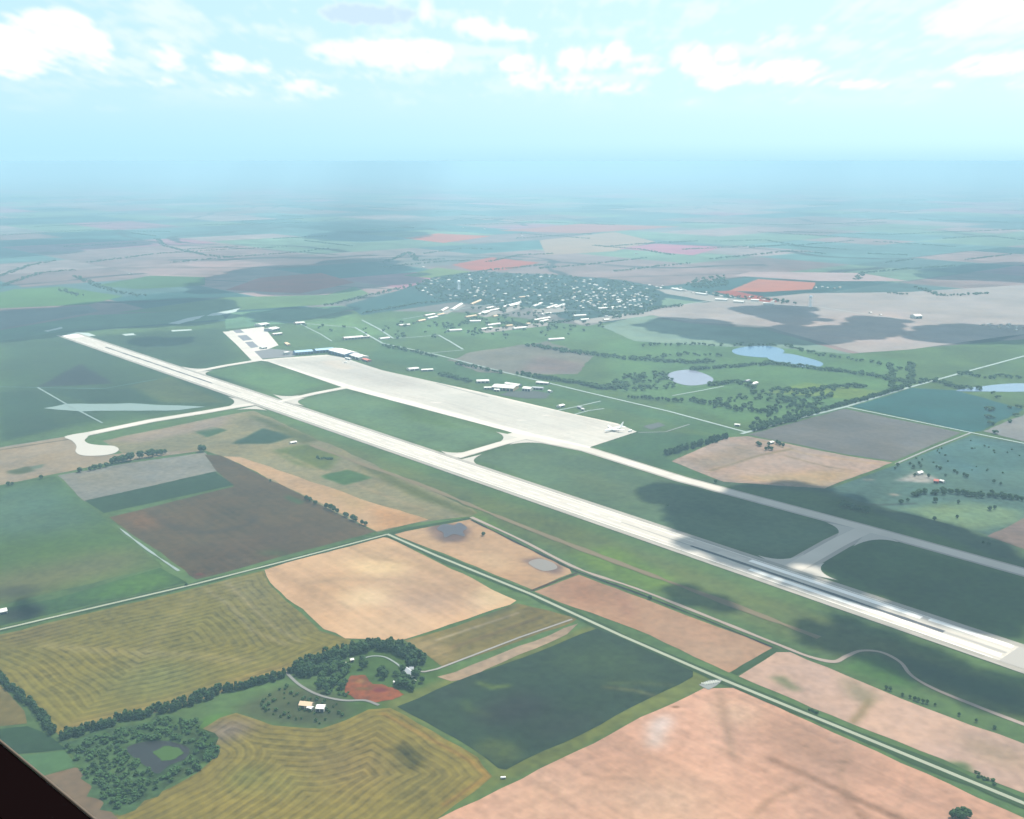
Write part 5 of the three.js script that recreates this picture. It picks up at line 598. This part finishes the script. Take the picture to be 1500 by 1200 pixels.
// ------------------------------------------------------------------ buildings
function gableGeo(w, d, h, rise, over = 0.4) {                         // walls up to the gables, and a roof of two slabs; long side along x
  const s = new THREE.Shape([[-d / 2, 0], [d / 2, 0], [d / 2, h], [0, h + rise], [-d / 2, h]].map(([x, y]) => new THREE.Vector2(x, y)));
  const wall = new THREE.ExtrudeGeometry(s, { depth: w, bevelEnabled: false }).translate(0, 0, -w / 2).rotateY(Math.PI / 2);
  const e = over, t = 0.25, k = rise / (d / 2), p = [[-d / 2 - e, h - k * e + 0.03], [0, h + rise + 0.03], [d / 2 + e, h - k * e + 0.03], [d / 2 + e, h - k * e + t], [0, h + rise + t], [-d / 2 - e, h - k * e + t]];
  const roof = new THREE.ExtrudeGeometry(new THREE.Shape(p.map(([x, y]) => new THREE.Vector2(x, y))), { depth: w + 2 * e, bevelEnabled: false }).translate(0, 0, -w / 2 - e).rotateY(Math.PI / 2);
  return { wall, roof };
}
const roofMat = { white: std(0xbdbeb9, { roughness: 0.6 }), blue: std(0x86a3b8, { roughness: 0.55 }), grey: std(0x8d9297, { roughness: 0.8 }), red: std(0xa8685e, { roughness: 0.8 }), tan: std(0xb9a58c), brown: std(0x6f5d50), dark: std(0x4b4f57) };
const wallMat = { white: std(0xb0b0aa), grey: std(0x84888c), blue: std(0x56688c), tan: std(0xa8967e), red: std(0x8f5850) }, doorMat = std(0x3c4148), glass = std(0x27303a, { roughness: 0.2 });
function building(name, label, category, group, [x, z], w, d, h, rise, turn, roof, wall, { doors = 0, windows = 0, door = doorMat } = {}) {
  const o = new THREE.Group(), g = gableGeo(w, d, h, rise);
  o.name = numbered(name); o.position.set(x, Y.track + 0.2, z); o.rotation.y = turn;
  mesh('wall', g.wall, wallMat[wall], o); mesh('roof', g.roof, roofMat[roof], o);
  for (let i = 0; i < doors; i++) for (const s of [-1, 1]) { const q = mesh('door', new THREE.BoxGeometry(w / doors * 0.78, h * 0.82, 0.2), door, o); q.position.set(-w / 2 + w / doors * (i + 0.5), h * 0.41, s * (d / 2 + 0.08)); }
  for (let i = 0; i < windows; i++) for (const s of [-1, 1]) { const q = mesh('window', new THREE.BoxGeometry(w / windows * 0.35, h * 0.36, 0.12), glass, o); q.position.set(-w / 2 + w / windows * (i + 0.5), h * 0.58, s * (d / 2 + 0.05)); }
  put(o); return tag(o, label, category, group);
}
const mid = ([[a, b], [c, d]]) => [(a + c) / 2, (b + d) / 2], len = ([[a, b], [c, d]]) => Math.hypot(c - a, d - b), dirOf = ([[a, b], [c, d]]) => -Math.atan2(d - b, c - a);
const shed = (name, label, cat, grp, line, d, h, rise, roof, wall, o) => building(name, label, cat, grp, mid(line), len(line), d, h, rise, dirOf(line), roof, wall, o);
shed('hangar', 'long hangar with pale blue roof beside the grey yard, farther from the white roofed hangar', 'hangar', 'flight line hangars', [[-820.6,-3929.2], [-759.1,-3958.3]], 38, 10, 4, 'blue', 'blue', { doors: 6 });
shed('hangar', 'long hangar with pale blue roof next to the white roofed hangar', 'hangar', 'flight line hangars', [[-750.6,-3968.6], [-685.9,-4001.2]], 38, 10, 4, 'blue', 'blue', { doors: 6 });
shed('hangar', 'large hangar with white roof and blue grey doors at the apron bend', 'hangar', 'flight line hangars', [[-673.4,-3973], [-597.2,-3879.2]], 60, 12, 5, 'white', 'blue', { doors: 5 });
shed('hangar', 'white roofed hangar beside the red shed', 'hangar', 'flight line hangars', [[-590.6,-3886.3], [-543.9,-3823.6]], 42, 9, 4, 'white', 'white', { doors: 3 });
shed('shed', 'small red shed at the end of the hangar row', 'shed', null, [[-542,-3809.9], [-517.6,-3776.2]], 18, 6, 2, 'red', 'red', { doors: 2 });
shed('shed', 'small white shed in front of the white roofed hangar', 'shed', null, [[-610.5,-3833.2], [-590.3,-3815.4]], 12, 5, 2, 'white', 'white', { doors: 2 });
shed('warehouse', 'very long white warehouse across the grass behind the hangars', 'warehouse', null, [[-688.9,-4273.8], [-592.5,-4325.3]], 34, 7, 3, 'white', 'tan', { doors: 8 });
shed('shed', 'white shed at the head of the north ramp', 'shed', null, [[-1118.8,-4621.7], [-1091.7,-4661.5]], 46, 8, 3, 'white', 'white', { doors: 2 });
shed('hangar', 'white roofed hangar behind the north ramp', 'hangar', null, [[-1041.5,-4478], [-1019.6,-4524.9]], 46, 10, 4, 'white', 'grey', { doors: 3 });
shed('shed', 'white shed behind the north ramp hangar', 'shed', null, [[-1001.9,-4378], [-970.5,-4404.9]], 24, 6, 2, 'white', 'tan', { doors: 3 });
shed('shed', 'low white shed at the foot of the north ramp', 'shed', null, [[-974.2,-4048.1], [-959.1,-4063.5]], 22, 6, 2, 'white', 'white', { doors: 2 });
shed('control_tower_block', 'pale office block in the grey yard', 'building', null, [[-857.7,-3922], [-842.7,-3936.4]], 16, 9, 0.5, 'white', 'white', { windows: 6 });
shed('shed', 'yellowish shed by the trees behind the hangars', 'shed', null, [[-900.8,-4166.1], [-880,-4118.1]], 14, 5, 2, 'tan', 'tan', { doors: 1 });
shed('shed', 'long white shed beside the base road', 'shed', null, [[-970.4,-4691.8], [-934.6,-4712.2]], 40, 6, 3, 'white', 'tan', { doors: 2 });
// the works beside the apron
shed('warehouse', 'big pale roofed warehouse of the works beside the apron', 'warehouse', null, [[-56.9,-3320.3], [13,-3294.3]], 50, 9, 4, 'white', 'tan', { doors: 6 });
shed('warehouse', 'bright white warehouse of the works by the dark yard', 'warehouse', null, [[37,-3294.3], [62.9,-3284.1]], 30, 8, 3, 'white', 'white', { doors: 3 });
shed('warehouse', 'long grey white warehouse behind the works', 'warehouse', null, [[-20,-3373.5], [26.4,-3341.4]], 20, 6, 3, 'white', 'grey', { doors: 4 });
shed('shed', 'white shed at the edge of the works', 'shed', null, [[-116.9,-3411.7], [-76.5,-3417.2]], 26, 6, 2, 'white', 'white', { doors: 3 });
shed('shed', 'low white shed in front of the works', 'shed', null, [[-89.5,-3309.9], [-61.1,-3309.9]], 12, 5, 2, 'white', 'white', { doors: 3 });
shed('shed', 'small white shed beside the big warehouse of the works', 'shed', null, [[-56.3,-3278.9], [-38.9,-3273.8]], 10, 5, 2, 'white', 'white', { doors: 2 });
shed('shed', 'white shed at the east end of the works', 'shed', null, [[80.5,-3395.2], [120.3,-3378.9]], 16, 5, 2, 'white', 'grey', { doors: 3 });
shed('shed', 'grey shed east of the works yard', 'shed', null, [[65.5,-3309.9], [100.1,-3299.5]], 18, 6, 2, 'grey', 'grey', { doors: 3 });
shed('shed', 'small white shed on the works lawn', 'shed', null, [[116.3,-3263.7], [124.6,-3253.6]], 12, 5, 2, 'white', 'white', { doors: 1 });
ground('asphalt_pad', 'dark asphalt yard of the works beside the apron', flat([[-38.3,-3218.7], [-10.8,-3268.7], [75.7,-3278.9], [119.8,-3238.5], [104.8,-3170], [41.9,-3170]]), std(rgb(61, 65, 64)), Y.track);
shed('shed', 'white sheds on the grass beside the apron edge', 'shed', null, [[-361.1,-3615.6], [-329.4,-3634.2]], 26, 6, 2, 'white', 'white', { doors: 2 }); shed('shed', 'low grey white shed on the grass beside the apron edge', 'shed', null, [[-314.9,-3603.4], [-275.6,-3615.6]], 16, 5, 2, 'white', 'grey', { doors: 2 });
shed('shed', 'small shed near the access road to the pale pad', 'shed', null, [[195.4,-3041], [206.4,-3023.4]], 10, 5, 2, 'grey', 'grey', { doors: 1 }); shed('shed', 'tiny white shed near the access road to the pale pad', 'shed', null, [[203.5,-3010.3], [211.2,-3005.9]], 8, 5, 2, 'white', 'white', { doors: 1 }); shed('shed', 'small white shed by the first access road', 'shed', null, [[137.2,-3045.4], [152.2,-3063.3]], 14, 5, 2, 'white', 'white', { doors: 1 });
shed('clubhouse', 'white roofed house among the park trees', 'house', null, [[775.9,-3362.7], [799.7,-3389.7]], 16, 5, 3, 'white', 'white', { windows: 4 }); shed('shed', 'small grey shed beside the park house', 'shed', null, [[769.8,-3417.2], [784.7,-3433.9]], 12, 4, 2, 'grey', 'grey', { doors: 1 });
// the farms
shed('farmhouse', 'long grey roofed farmhouse under yard trees', 'house', null, [[-153.1,-1385.7], [-139.7,-1367.2]], 10, 4, 3, 'grey', 'white', { windows: 5 }); shed('farmhouse', 'grey roofed wing of the farmhouse', 'house', null, [[-146.4,-1387.7], [-140.6,-1387.7]], 7, 3.5, 2, 'grey', 'white', { windows: 2 });
shed('barn', 'old barn with rusty white roof among shrubs', 'barn', null, [[-283,-1286.6], [-265.9,-1282.9]], 11, 4, 3, 'tan', 'tan', { doors: 2 }); shed('barn', 'white lean to beside the old barn', 'barn', null, [[-271.6,-1279.3], [-264.5,-1275.7]], 6, 3, 1, 'white', 'white', { doors: 1 }); shed('barn', 'barn with bright white metal roof among shrubs', 'barn', null, [[-259.3,-1276.6], [-248.2,-1275.7]], 11, 4.5, 2, 'white', 'white', { doors: 2 });
shed('shed', 'little white shed below the curved windbreak', 'shed', null, [[-244.4,-1402.4], [-239.8,-1404.6]], 5, 3, 1.5, 'white', 'white', { doors: 1 }); shed('shed', 'little pale shed on the lawn under the windbreak', 'shed', null, [[-235.5,-1415.3], [-230.8,-1417.4]], 5, 3, 1.5, 'white', 'tan', { doors: 1 }); shed('shed', 'tiny white shed behind the yard trees', 'shed', null, [[-164.7,-1349.2], [-160.7,-1347.2]], 4, 3, 1.2, 'white', 'white', { doors: 1 }); shed('shed', 'tiny white shed on the lawn below the farmhouse', 'shed', null, [[-137.5,-1353.1], [-134.4,-1351.2]], 3.5, 2.5, 1, 'white', 'white', { doors: 1 });
shed('farmhouse', 'pale grey roofed barn beside the gravel road and the green wedge', 'barn', null, [[-836.6,-1576.8], [-816.5,-1590]], 14, 4, 3, 'white', 'grey', { doors: 2, windows: 3 });
shed('barn', 'red barn of the east pasture farm', 'barn', null, [[956.9,-2298.6], [965.7,-2293.4]], 12, 5, 3, 'red', 'red', { doors: 1 }); shed('farmhouse', 'white house of the east pasture farm', 'house', null, [[940.2,-2357.6], [955.4,-2368.6]], 11, 4, 3, 'white', 'white', { windows: 3 }); shed('shed', 'small white shed of the east pasture farm', 'shed', null, [[971.9,-2301.3], [978.1,-2293.4]], 8, 4, 2, 'white', 'white', { doors: 1 });
shed('shed', 'small white shed in the tree clump of the dry pasture', 'shed', null, [[662.5,-2631.3], [673.8,-2641.5]], 9, 4, 2, 'white', 'white', { doors: 1 }); shed('shed', 'small white shed near the road corner by the park woods', 'shed', null, [[612.8,-2826], [627,-2822.2]], 8, 4, 2, 'white', 'white', { doors: 1 });
shed('shed', 'small white shed on the tan ground west of the runway', 'shed', null, [[-571.8,-2634.7], [-558,-2644.9]], 9, 3, 2, 'white', 'white', { doors: 1 });
// base streets, barracks and stores
const store = (p) => shed('barrack', 'long pale roofed barrack of the old base', 'barrack', 'barracks of the old base', p, 18, 5, 3, tr() < 0.75 ? 'white' : 'tan', tr() < 0.5 ? 'tan' : 'white', {});
[[[-147.2,-5040.4], [-50.4,-5184.4]], [[-47.5,-5234.2], [42.1,-5415.9]], [[-27.3,-5259.4], [34.6,-5336.5]], [[-127.7,-5184.4], [-95,-5234.2]], [[-191.6,-4753.6], [-142.5,-4764]], [[-108.5,-4631.6], [-54.8,-4681.7]], [[-135.3,-4515.5], [-89.1,-4563.2]], [[-27,-4611.8], [0,-4631.6]], [[63.8,-4671.6], [79.2,-4681.7]], [[99.5,-4785], [174,-4871]], [[123.1,-4732.8], [162.1,-4795.6]], [[-277.1,-4478], [-217.2,-4506.1]], [[168,-5184.4], [223.6,-5310.6]], [[209.3,-5209.2], [262.7,-5336.5]], [[105.6,-5259.4], [150.1,-5389.2]], [[287.9,-4926.2], [347,-4948.6]], [[311.7,-4795.6], [350.6,-4816.9]], [[417.6,-4795.6], [443.5,-4806.2]], [[423.5,-5184.4], [523.4,-5209.2]], [[-293.1,-5135.5], [-257,-5362.7]], [[-343.2,-5087.5], [-320.8,-5209.2]], [[-207.4,-5336.5], [-163.7,-5497.6]], [[-161.4,-4971.3], [-111.7,-5063.9]], [[-215.6,-4881.9], [-169.9,-4937.4]], [[36.3,-5610.3], [69.3,-5639.2]], [[138.8,-4971.3], [182.3,-5017.2]], [[5.9,-4534.4], [59.5,-4572.8]], [[-89.2,-4904], [-70.4,-4926.2]], [[147,-4248.4], [212,-4273.8]], [[-389.8,-4838.4], [-350.3,-4904]], [[-426.5,-4753.6], [-398.9,-4795.6]], [[-409.4,-4926.2], [-368.7,-4982.7]], [[-353.4,-4948.6], [-324.1,-4994.1]], [[-497.3,-4631.6], [-453.9,-4651.5]], [[-540,-4265.3], [-503.9,-4290.8]]].forEach(store);
// the town
{
  const cols = [['white', 0xbab9b4], ['white', 0xa5a6a2], ['tan', 0x8f806c], ['grey', 0x7b7e82], ['brown', 0x655a50]];
  const proto = cols.map(([, c]) => { const g = gableGeo(14, 9.5, 3.2, 2.4), w = g.wall, f = g.roof, paint = (q, h) => { const n = q.attributes.position.count, k = new THREE.Color(h), a = new Float32Array(n * 3); for (let i = 0; i < n; i++) a.set([k.r, k.g, k.b], i * 3); q.setAttribute('color', new THREE.BufferAttribute(a, 3)); return q; }; return mergeGeometries([paint(w, 0x9a968c), paint(f, c)]); });
  const hm = std(0xffffff, { vertexColors: true, roughness: 0.7 }), seen = [];
  const house = (x, z, label, group) => {
    for (const [a, b] of seen) if (Math.abs(a - x) < 24 && Math.abs(b - z) < 24) return;
    seen.push([x, z]); const v = tr() < 0.68 ? Math.floor(tr() * 2) : Math.floor(tr() * 5), o = new THREE.Mesh(proto[v], hm), k = 0.85 + 0.6 * tr();
    o.name = numbered('house'); o.position.set(x, Y.turf, z); o.rotation.y = -0.865 + (tr() < 0.5 ? 0 : Math.PI / 2); o.scale.set(k, k * 1.1, k); put(o);
    tag(o, [['bright white', 'off white', 'tan', 'grey', 'brown'][v], 'roofed', label].join(' '), 'house', group);
  };
  within([[-594.6,-6144.1], [-463.7,-6545.4], [-221,-6870.8], [215.8,-6704.2], [638.7,-6393.7], [816.7,-5881.1], [682,-5209.2], [440.1,-4838.4], [337.6,-5209.2], [138.3,-5336.5], [-175.3,-5415.9], [-399.1,-5610.3]], 170, (x, z) => house(x, z, 'small house among the shade trees of the town', 'houses of the town'));
  within([[336.9,-6144.1], [698.3,-6009.8], [732.9,-5525.4], [591.3,-5063.9], [431,-5111.4], [314.6,-5525.4]], 130, (x, z) => house(x, z, 'small house among the shade trees of the town', 'houses of the town'));
  rowOf([[841.5,-6213.4], [959.6,-5944.8], [1141.9,-5697.9], [1263.7,-5581.7], [1354.4,-5362.7]], 45, 120, (x, z) => house(x, z, 'building in the strip along the highway', 'buildings along the highway'));
  within([[2034.2,-4631.6], [2184.9,-4732.8], [2260.3,-4631.6], [2246.3,-4478], [2117.4,-4515.5]], 16, (x, z) => house(x, z, 'building of the hamlet on the eastern plain', 'houses of the eastern hamlet'));
  strew([[1717,-5040.4], [1732.1,-5017.2], [1742.6,-4971.3]], (x, z) => house(x, z, 'building of the farm by the highway bend', 'houses of the highway farm'));
  strew([[1744.9,-6076.2], [1793.7,-6110], [1811.5,-6076.2], [1840.8,-6042.8], [1882.1,-6076.2]], (x, z) => house(x, z, 'building of the yard behind the red field', 'buildings behind the red field'));
  strew([[-535.8,-11682.2], [-291.7,-11445.2], [99.5,-10389.6], [976,-8371.4], [-3377.9,-7472.7], [-2460.3,-6828.4], [-607.8,-7276.8]], (x, z) => house(x, z, 'lone farm building far out on the plain', 'lone farms far out on the plain'));
  const k = shed('warehouse', 'bright white domed store beside the highway on the plain', 'warehouse', null, [[1857.3,-4871], [1893,-4881.9]], 40, 12, 6, 'white', 'white', { doors: 2 });
  [[[1009.8,-5788.1], [1058.8,-5727.6]], [[1065.4,-5525.4], [1124.2,-5497.6]], [[1145.1,-5442.9], [1192.1,-5415.9]], [[1245.2,-5497.6], [1284.7,-5483.8]], [[1278,-5362.7], [1330.4,-5349.6]], [[911.6,-6009.8], [954.6,-5912.8]]].forEach((p) => shed('warehouse', 'long white warehouse along the highway east of the town', 'warehouse', 'warehouses along the highway', p, 24, 7, 3, 'white', 'white', {}));
}
// water towers
function tower(label, [x, z], h, r) {
  const o = new THREE.Group(), m = std(0xe6e9ea, { roughness: 0.5 }); o.name = numbered('water_tower'); o.position.set(x, Y.turf, z);
  mesh('tank', new THREE.LatheGeometry([[0.01, h], [r * 0.5, h - r * 0.12], [r * 0.95, h - r * 0.5], [r, h - r * 0.9], [r * 0.85, h - r * 1.4], [r * 0.45, h - r * 1.75], [0.01, h - r * 1.85]].map(([a, b]) => new THREE.Vector2(a, b)), 20), m, o);
  mesh('stem', new THREE.CylinderGeometry(r * 0.24, r * 0.3, h - r * 1.6, 12).translate(0, (h - r * 1.6) / 2, 0), m, o); mesh('base', new THREE.CylinderGeometry(r * 0.3, r * 0.62, h * 0.12, 12).translate(0, h * 0.06, 0), m, o);
  for (let i = 0; i < 6; i++) { const a = i * 1.047, g = new THREE.CylinderGeometry(r * 0.07, r * 0.09, h - r * 1.1, 6).translate(Math.cos(a) * r * 0.9, (h - r * 1.1) / 2, Math.sin(a) * r * 0.9); mesh('leg', g, m, o); }
  put(o); tag(o, label, 'water tower', 'water towers');
}
tower('white water tower on the near edge of the town', [[-302.6,-6009.8]][0], 52, 10); tower('tall white water tower beside the highway east of the town', [[1489.3,-5259.4]][0], 60, 9);
// pipe rows on the gravel pad, a white tank at the field corner
{
  const pm = std(0xb9bcb4, { roughness: 0.6 }), line = [[266.2,-1347.2], [288.5,-1354.1]], [cx, cz] = mid(line), turn = dirOf(line);
  for (let i = 0; i < 7; i++) {
    const o = new THREE.Group(); o.name = numbered('pipe_stack'); for (let k = 0; k < 3; k++) mesh('pipe', new THREE.CylinderGeometry(0.4, 0.4, 7, 8).rotateX(Math.PI / 2).translate((k - 1) * 0.85 + (k === 1 ? 0 : 0), 0.4 + (k === 1 ? 0.5 : 0), 0), pm, o);
    o.position.set(cx + Math.cos(turn) * (i - 3) * 3.6, Y.track + 0.02, cz - Math.sin(turn) * (i - 3) * 3.6); o.rotation.y = turn + 0.5; put(o); tag(o, 'stack of pale pipes laid on the gravel pad', 'pipes', 'pipe stacks on the gravel pad');
  }
  const t = new THREE.Group(); t.name = 'stock_tank_trailer'; mesh('tank', new THREE.CapsuleGeometry(1.1, 4.4, 6, 12).rotateZ(Math.PI / 2).translate(0, 1.9, 0), std(0xe8e8e4, { roughness: 0.5 }), t); mesh('frame', new THREE.BoxGeometry(6.4, 0.25, 1.6).translate(0.3, 0.72, 0), std(0x55585c), t);
  for (const [a, b] of [[-1, 0.9], [1, 0.9], [-1, -0.9], [1, -0.9]]) mesh('wheel', new THREE.CylinderGeometry(0.45, 0.45, 0.3, 12).rotateX(Math.PI / 2).translate(a, 0.45, b), std(0x222222), t);
  const [tx, tz] = [[-10.5,-1116.3]][0]; t.position.set(tx, Y.turf, tz); t.rotation.y = 0.1; put(t); tag(t, 'white tank trailer parked at the corner of the dark green field', 'trailer');
}

// ------------------------------------------------------------------ the white airliner on the apron
{
  const white = std(0xf0f1f0, { roughness: 0.35 }), grey = std(0x9fa4aa, { roughness: 0.4 }), dark = std(0x2c2f35, { roughness: 0.3 });
  const o = new THREE.Group(); o.name = 'airliner';
  const nose = [[248.9,-2747.2]][0], tail = [[319,-2803.1]][0], dx = tail[0] - nose[0], dz = tail[1] - nose[1], L = 68;
  const prof = [[0.01, 0], [1.1, 0.7], [2.1, 2.4], [2.9, 5], [3.25, 9], [3.3, 14], [3.25, 44], [2.9, 51], [2.0, 58], [1.0, 64], [0.25, 68], [0.01, 68.1]].map(([r, x]) => new THREE.Vector2(r, x));
  const body = new THREE.LatheGeometry(prof, 24).rotateZ(-Math.PI / 2);            // nose at 0, tail along +x
  { const p = body.attributes.position; for (let i = 0; i < p.count; i++) { const x = p.getX(i); if (x > 44) p.setY(i, p.getY(i) + (x - 44) * (x - 44) * 0.0042); } body.computeVertexNormals(); }
  mesh('fuselage', body.translate(0, 5.6, 0), white, o);
  const wing = (pts, t) => { const g = new THREE.ExtrudeGeometry(new THREE.Shape(pts.map(([a, b]) => new THREE.Vector2(a, b))), { depth: t, bevelEnabled: true, bevelThickness: t * 0.4, bevelSize: 0.15, bevelSegments: 2 }); return g; };
  for (const s of [-1, 1]) {
    const g = wing([[22, 0], [36, 0], [36, 6], [43.5, 31], [40.5, 31], [24, 3]], 0.7).rotateX(Math.PI / 2); if (s < 0) g.scale(1, 1, -1); const p = g.attributes.position; for (let i = 0; i < p.count; i++) p.setY(i, p.getY(i) + 4.6 + Math.abs(p.getZ(i)) * 0.1); g.computeVertexNormals(); mesh('wing', g, new THREE.MeshStandardMaterial({ color: 0xe6e8ea, roughness: 0.4, side: THREE.DoubleSide }), o);
    const h = wing([[58, 0], [65, 0], [68.5, 11], [66.3, 11]], 0.4).rotateX(Math.PI / 2); if (s < 0) h.scale(1, 1, -1); h.translate(0, 7.6, 0).computeVertexNormals(); mesh('tailplane', h, new THREE.MeshStandardMaterial({ color: 0xe6e8ea, roughness: 0.4, side: THREE.DoubleSide }), o);
    for (const [ex, ez] of [[25.5, 11.5], [33, 20.5]]) { const e = mesh('engine', new THREE.LatheGeometry([[0.9, 0], [1.25, 0.3], [1.35, 2], [1.2, 4], [0.7, 6], [0.1, 6.2]].map(([a, b]) => new THREE.Vector2(a, b)), 16).rotateZ(-Math.PI / 2).translate(ex - 2.5, 3.7 + ez * 0.1 - 0.3, s * ez), grey, o); mesh('intake', new THREE.CircleGeometry(0.95, 16).rotateY(-Math.PI / 2).translate(ex - 2.45, 3.4 + ez * 0.1, s * ez), dark, e); }
    mesh('main_gear', mergeGeometries([new THREE.CylinderGeometry(0.22, 0.22, 3.2, 8).translate(33, 2.2, s * 3.4), new THREE.CylinderGeometry(0.62, 0.62, 1.4, 12).rotateX(Math.PI / 2).translate(32.2, 0.62, s * 3.4), new THREE.CylinderGeometry(0.62, 0.62, 1.4, 12).rotateX(Math.PI / 2).translate(33.8, 0.62, s * 3.4)]), dark, o);
  }
  const fin = wing([[54, 7.6], [64.5, 8.4], [69.5, 19], [65.5, 19]], 0.5).translate(0, 0, -0.25); mesh('tail_fin', fin, white, o);
  mesh('nose_gear', mergeGeometries([new THREE.CylinderGeometry(0.18, 0.18, 2.6, 8).translate(7, 1.7, 0), new THREE.CylinderGeometry(0.5, 0.5, 0.9, 12).rotateX(Math.PI / 2).translate(7, 0.5, 0)]), dark, o);
  mesh('cockpit_window', new THREE.BoxGeometry(0.9, 0.7, 3.0).rotateZ(0.5).translate(2.6, 7.3, 0), dark, o);
  o.position.set(nose[0], Y.pave, nose[1]); o.rotation.y = -Math.atan2(dz, dx); put(o);
  tag(o, 'white four engined jet airliner parked at the corner of the apron', 'airplane');
}
function truck(label, [x, z], turn) {
  const o = new THREE.Group(), w = std(0xeeeeea, { roughness: 0.5 }), d = std(0x202226); o.name = numbered('box_truck');
  mesh('box', new THREE.BoxGeometry(8, 3.6, 3).translate(1.2, 2.9, 0), w, o); const c = mesh('cab', new THREE.BoxGeometry(2.4, 2.6, 2.8).translate(-4.3, 2.2, 0), w, o); mesh('windscreen', new THREE.BoxGeometry(0.1, 1.0, 2.4).translate(-5.53, 2.7, 0), d, c);
  for (const [a, b] of [[-4, 1.3], [-4, -1.3], [3, 1.3], [3, -1.3]]) mesh('wheel', new THREE.CylinderGeometry(0.6, 0.6, 0.5, 12).rotateX(Math.PI / 2).translate(a, 0.6, b), d, o);
  o.position.set(x, Y.pave, z); o.rotation.y = turn; put(o); tag(o, label, 'truck');
}
truck('small white truck behind the tail of the airliner', [[317.8,-2758.2]][0], 0.5); truck('small white truck parked alone on the stained north part of the apron', [[-601.2,-3756.2]][0], 0.1);

// ------------------------------------------------------------------ the window sill of the aircraft the picture was taken from, an arm's length from the eye
{
  const o = new THREE.Group(); o.name = 'aircraft_window_sill';
  const matt = (c, k = 0) => new THREE.MeshPhysicalMaterial({ color: c, roughness: 1, specularIntensity: k }), black = matt(0x0a0607), rubber = matt(0x57514a, 0.3), panel = matt(0x33505f, 0.1);  // the beam's near-black colour stands in for shade of the unbuilt cabin
  const beam = new THREE.ExtrudeGeometry(new THREE.Shape([[-0.020, -0.05], [0.0205, -0.05], [0.0205, 0.03], [0.016, 0.036], [-0.014, 0.036], [-0.020, 0.03]].map(([a, b]) => new THREE.Vector2(a, b))), { depth: 0.5, bevelEnabled: false }).translate(0, 0, -0.25).rotateY(Math.PI / 2);
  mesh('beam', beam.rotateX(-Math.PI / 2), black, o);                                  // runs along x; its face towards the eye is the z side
  mesh('seal', new THREE.CapsuleGeometry(0.0013, 0.5, 4, 8).rotateZ(Math.PI / 2).translate(0, 0.0215, -0.03), rubber, o);
  mesh('padded_panel', new THREE.CapsuleGeometry(0.06, 0.5, 8, 24).rotateZ(Math.PI / 2).translate(0, -0.082, 0.03), panel, o);
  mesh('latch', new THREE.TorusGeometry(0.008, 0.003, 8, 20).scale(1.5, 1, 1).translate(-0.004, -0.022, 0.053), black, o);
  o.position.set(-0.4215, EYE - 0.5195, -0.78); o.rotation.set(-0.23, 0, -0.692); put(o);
  tag(o, 'dark window sill of the aircraft with a rubber seal and padded panel', 'window sill');
}
renderer.render(scene, camera);
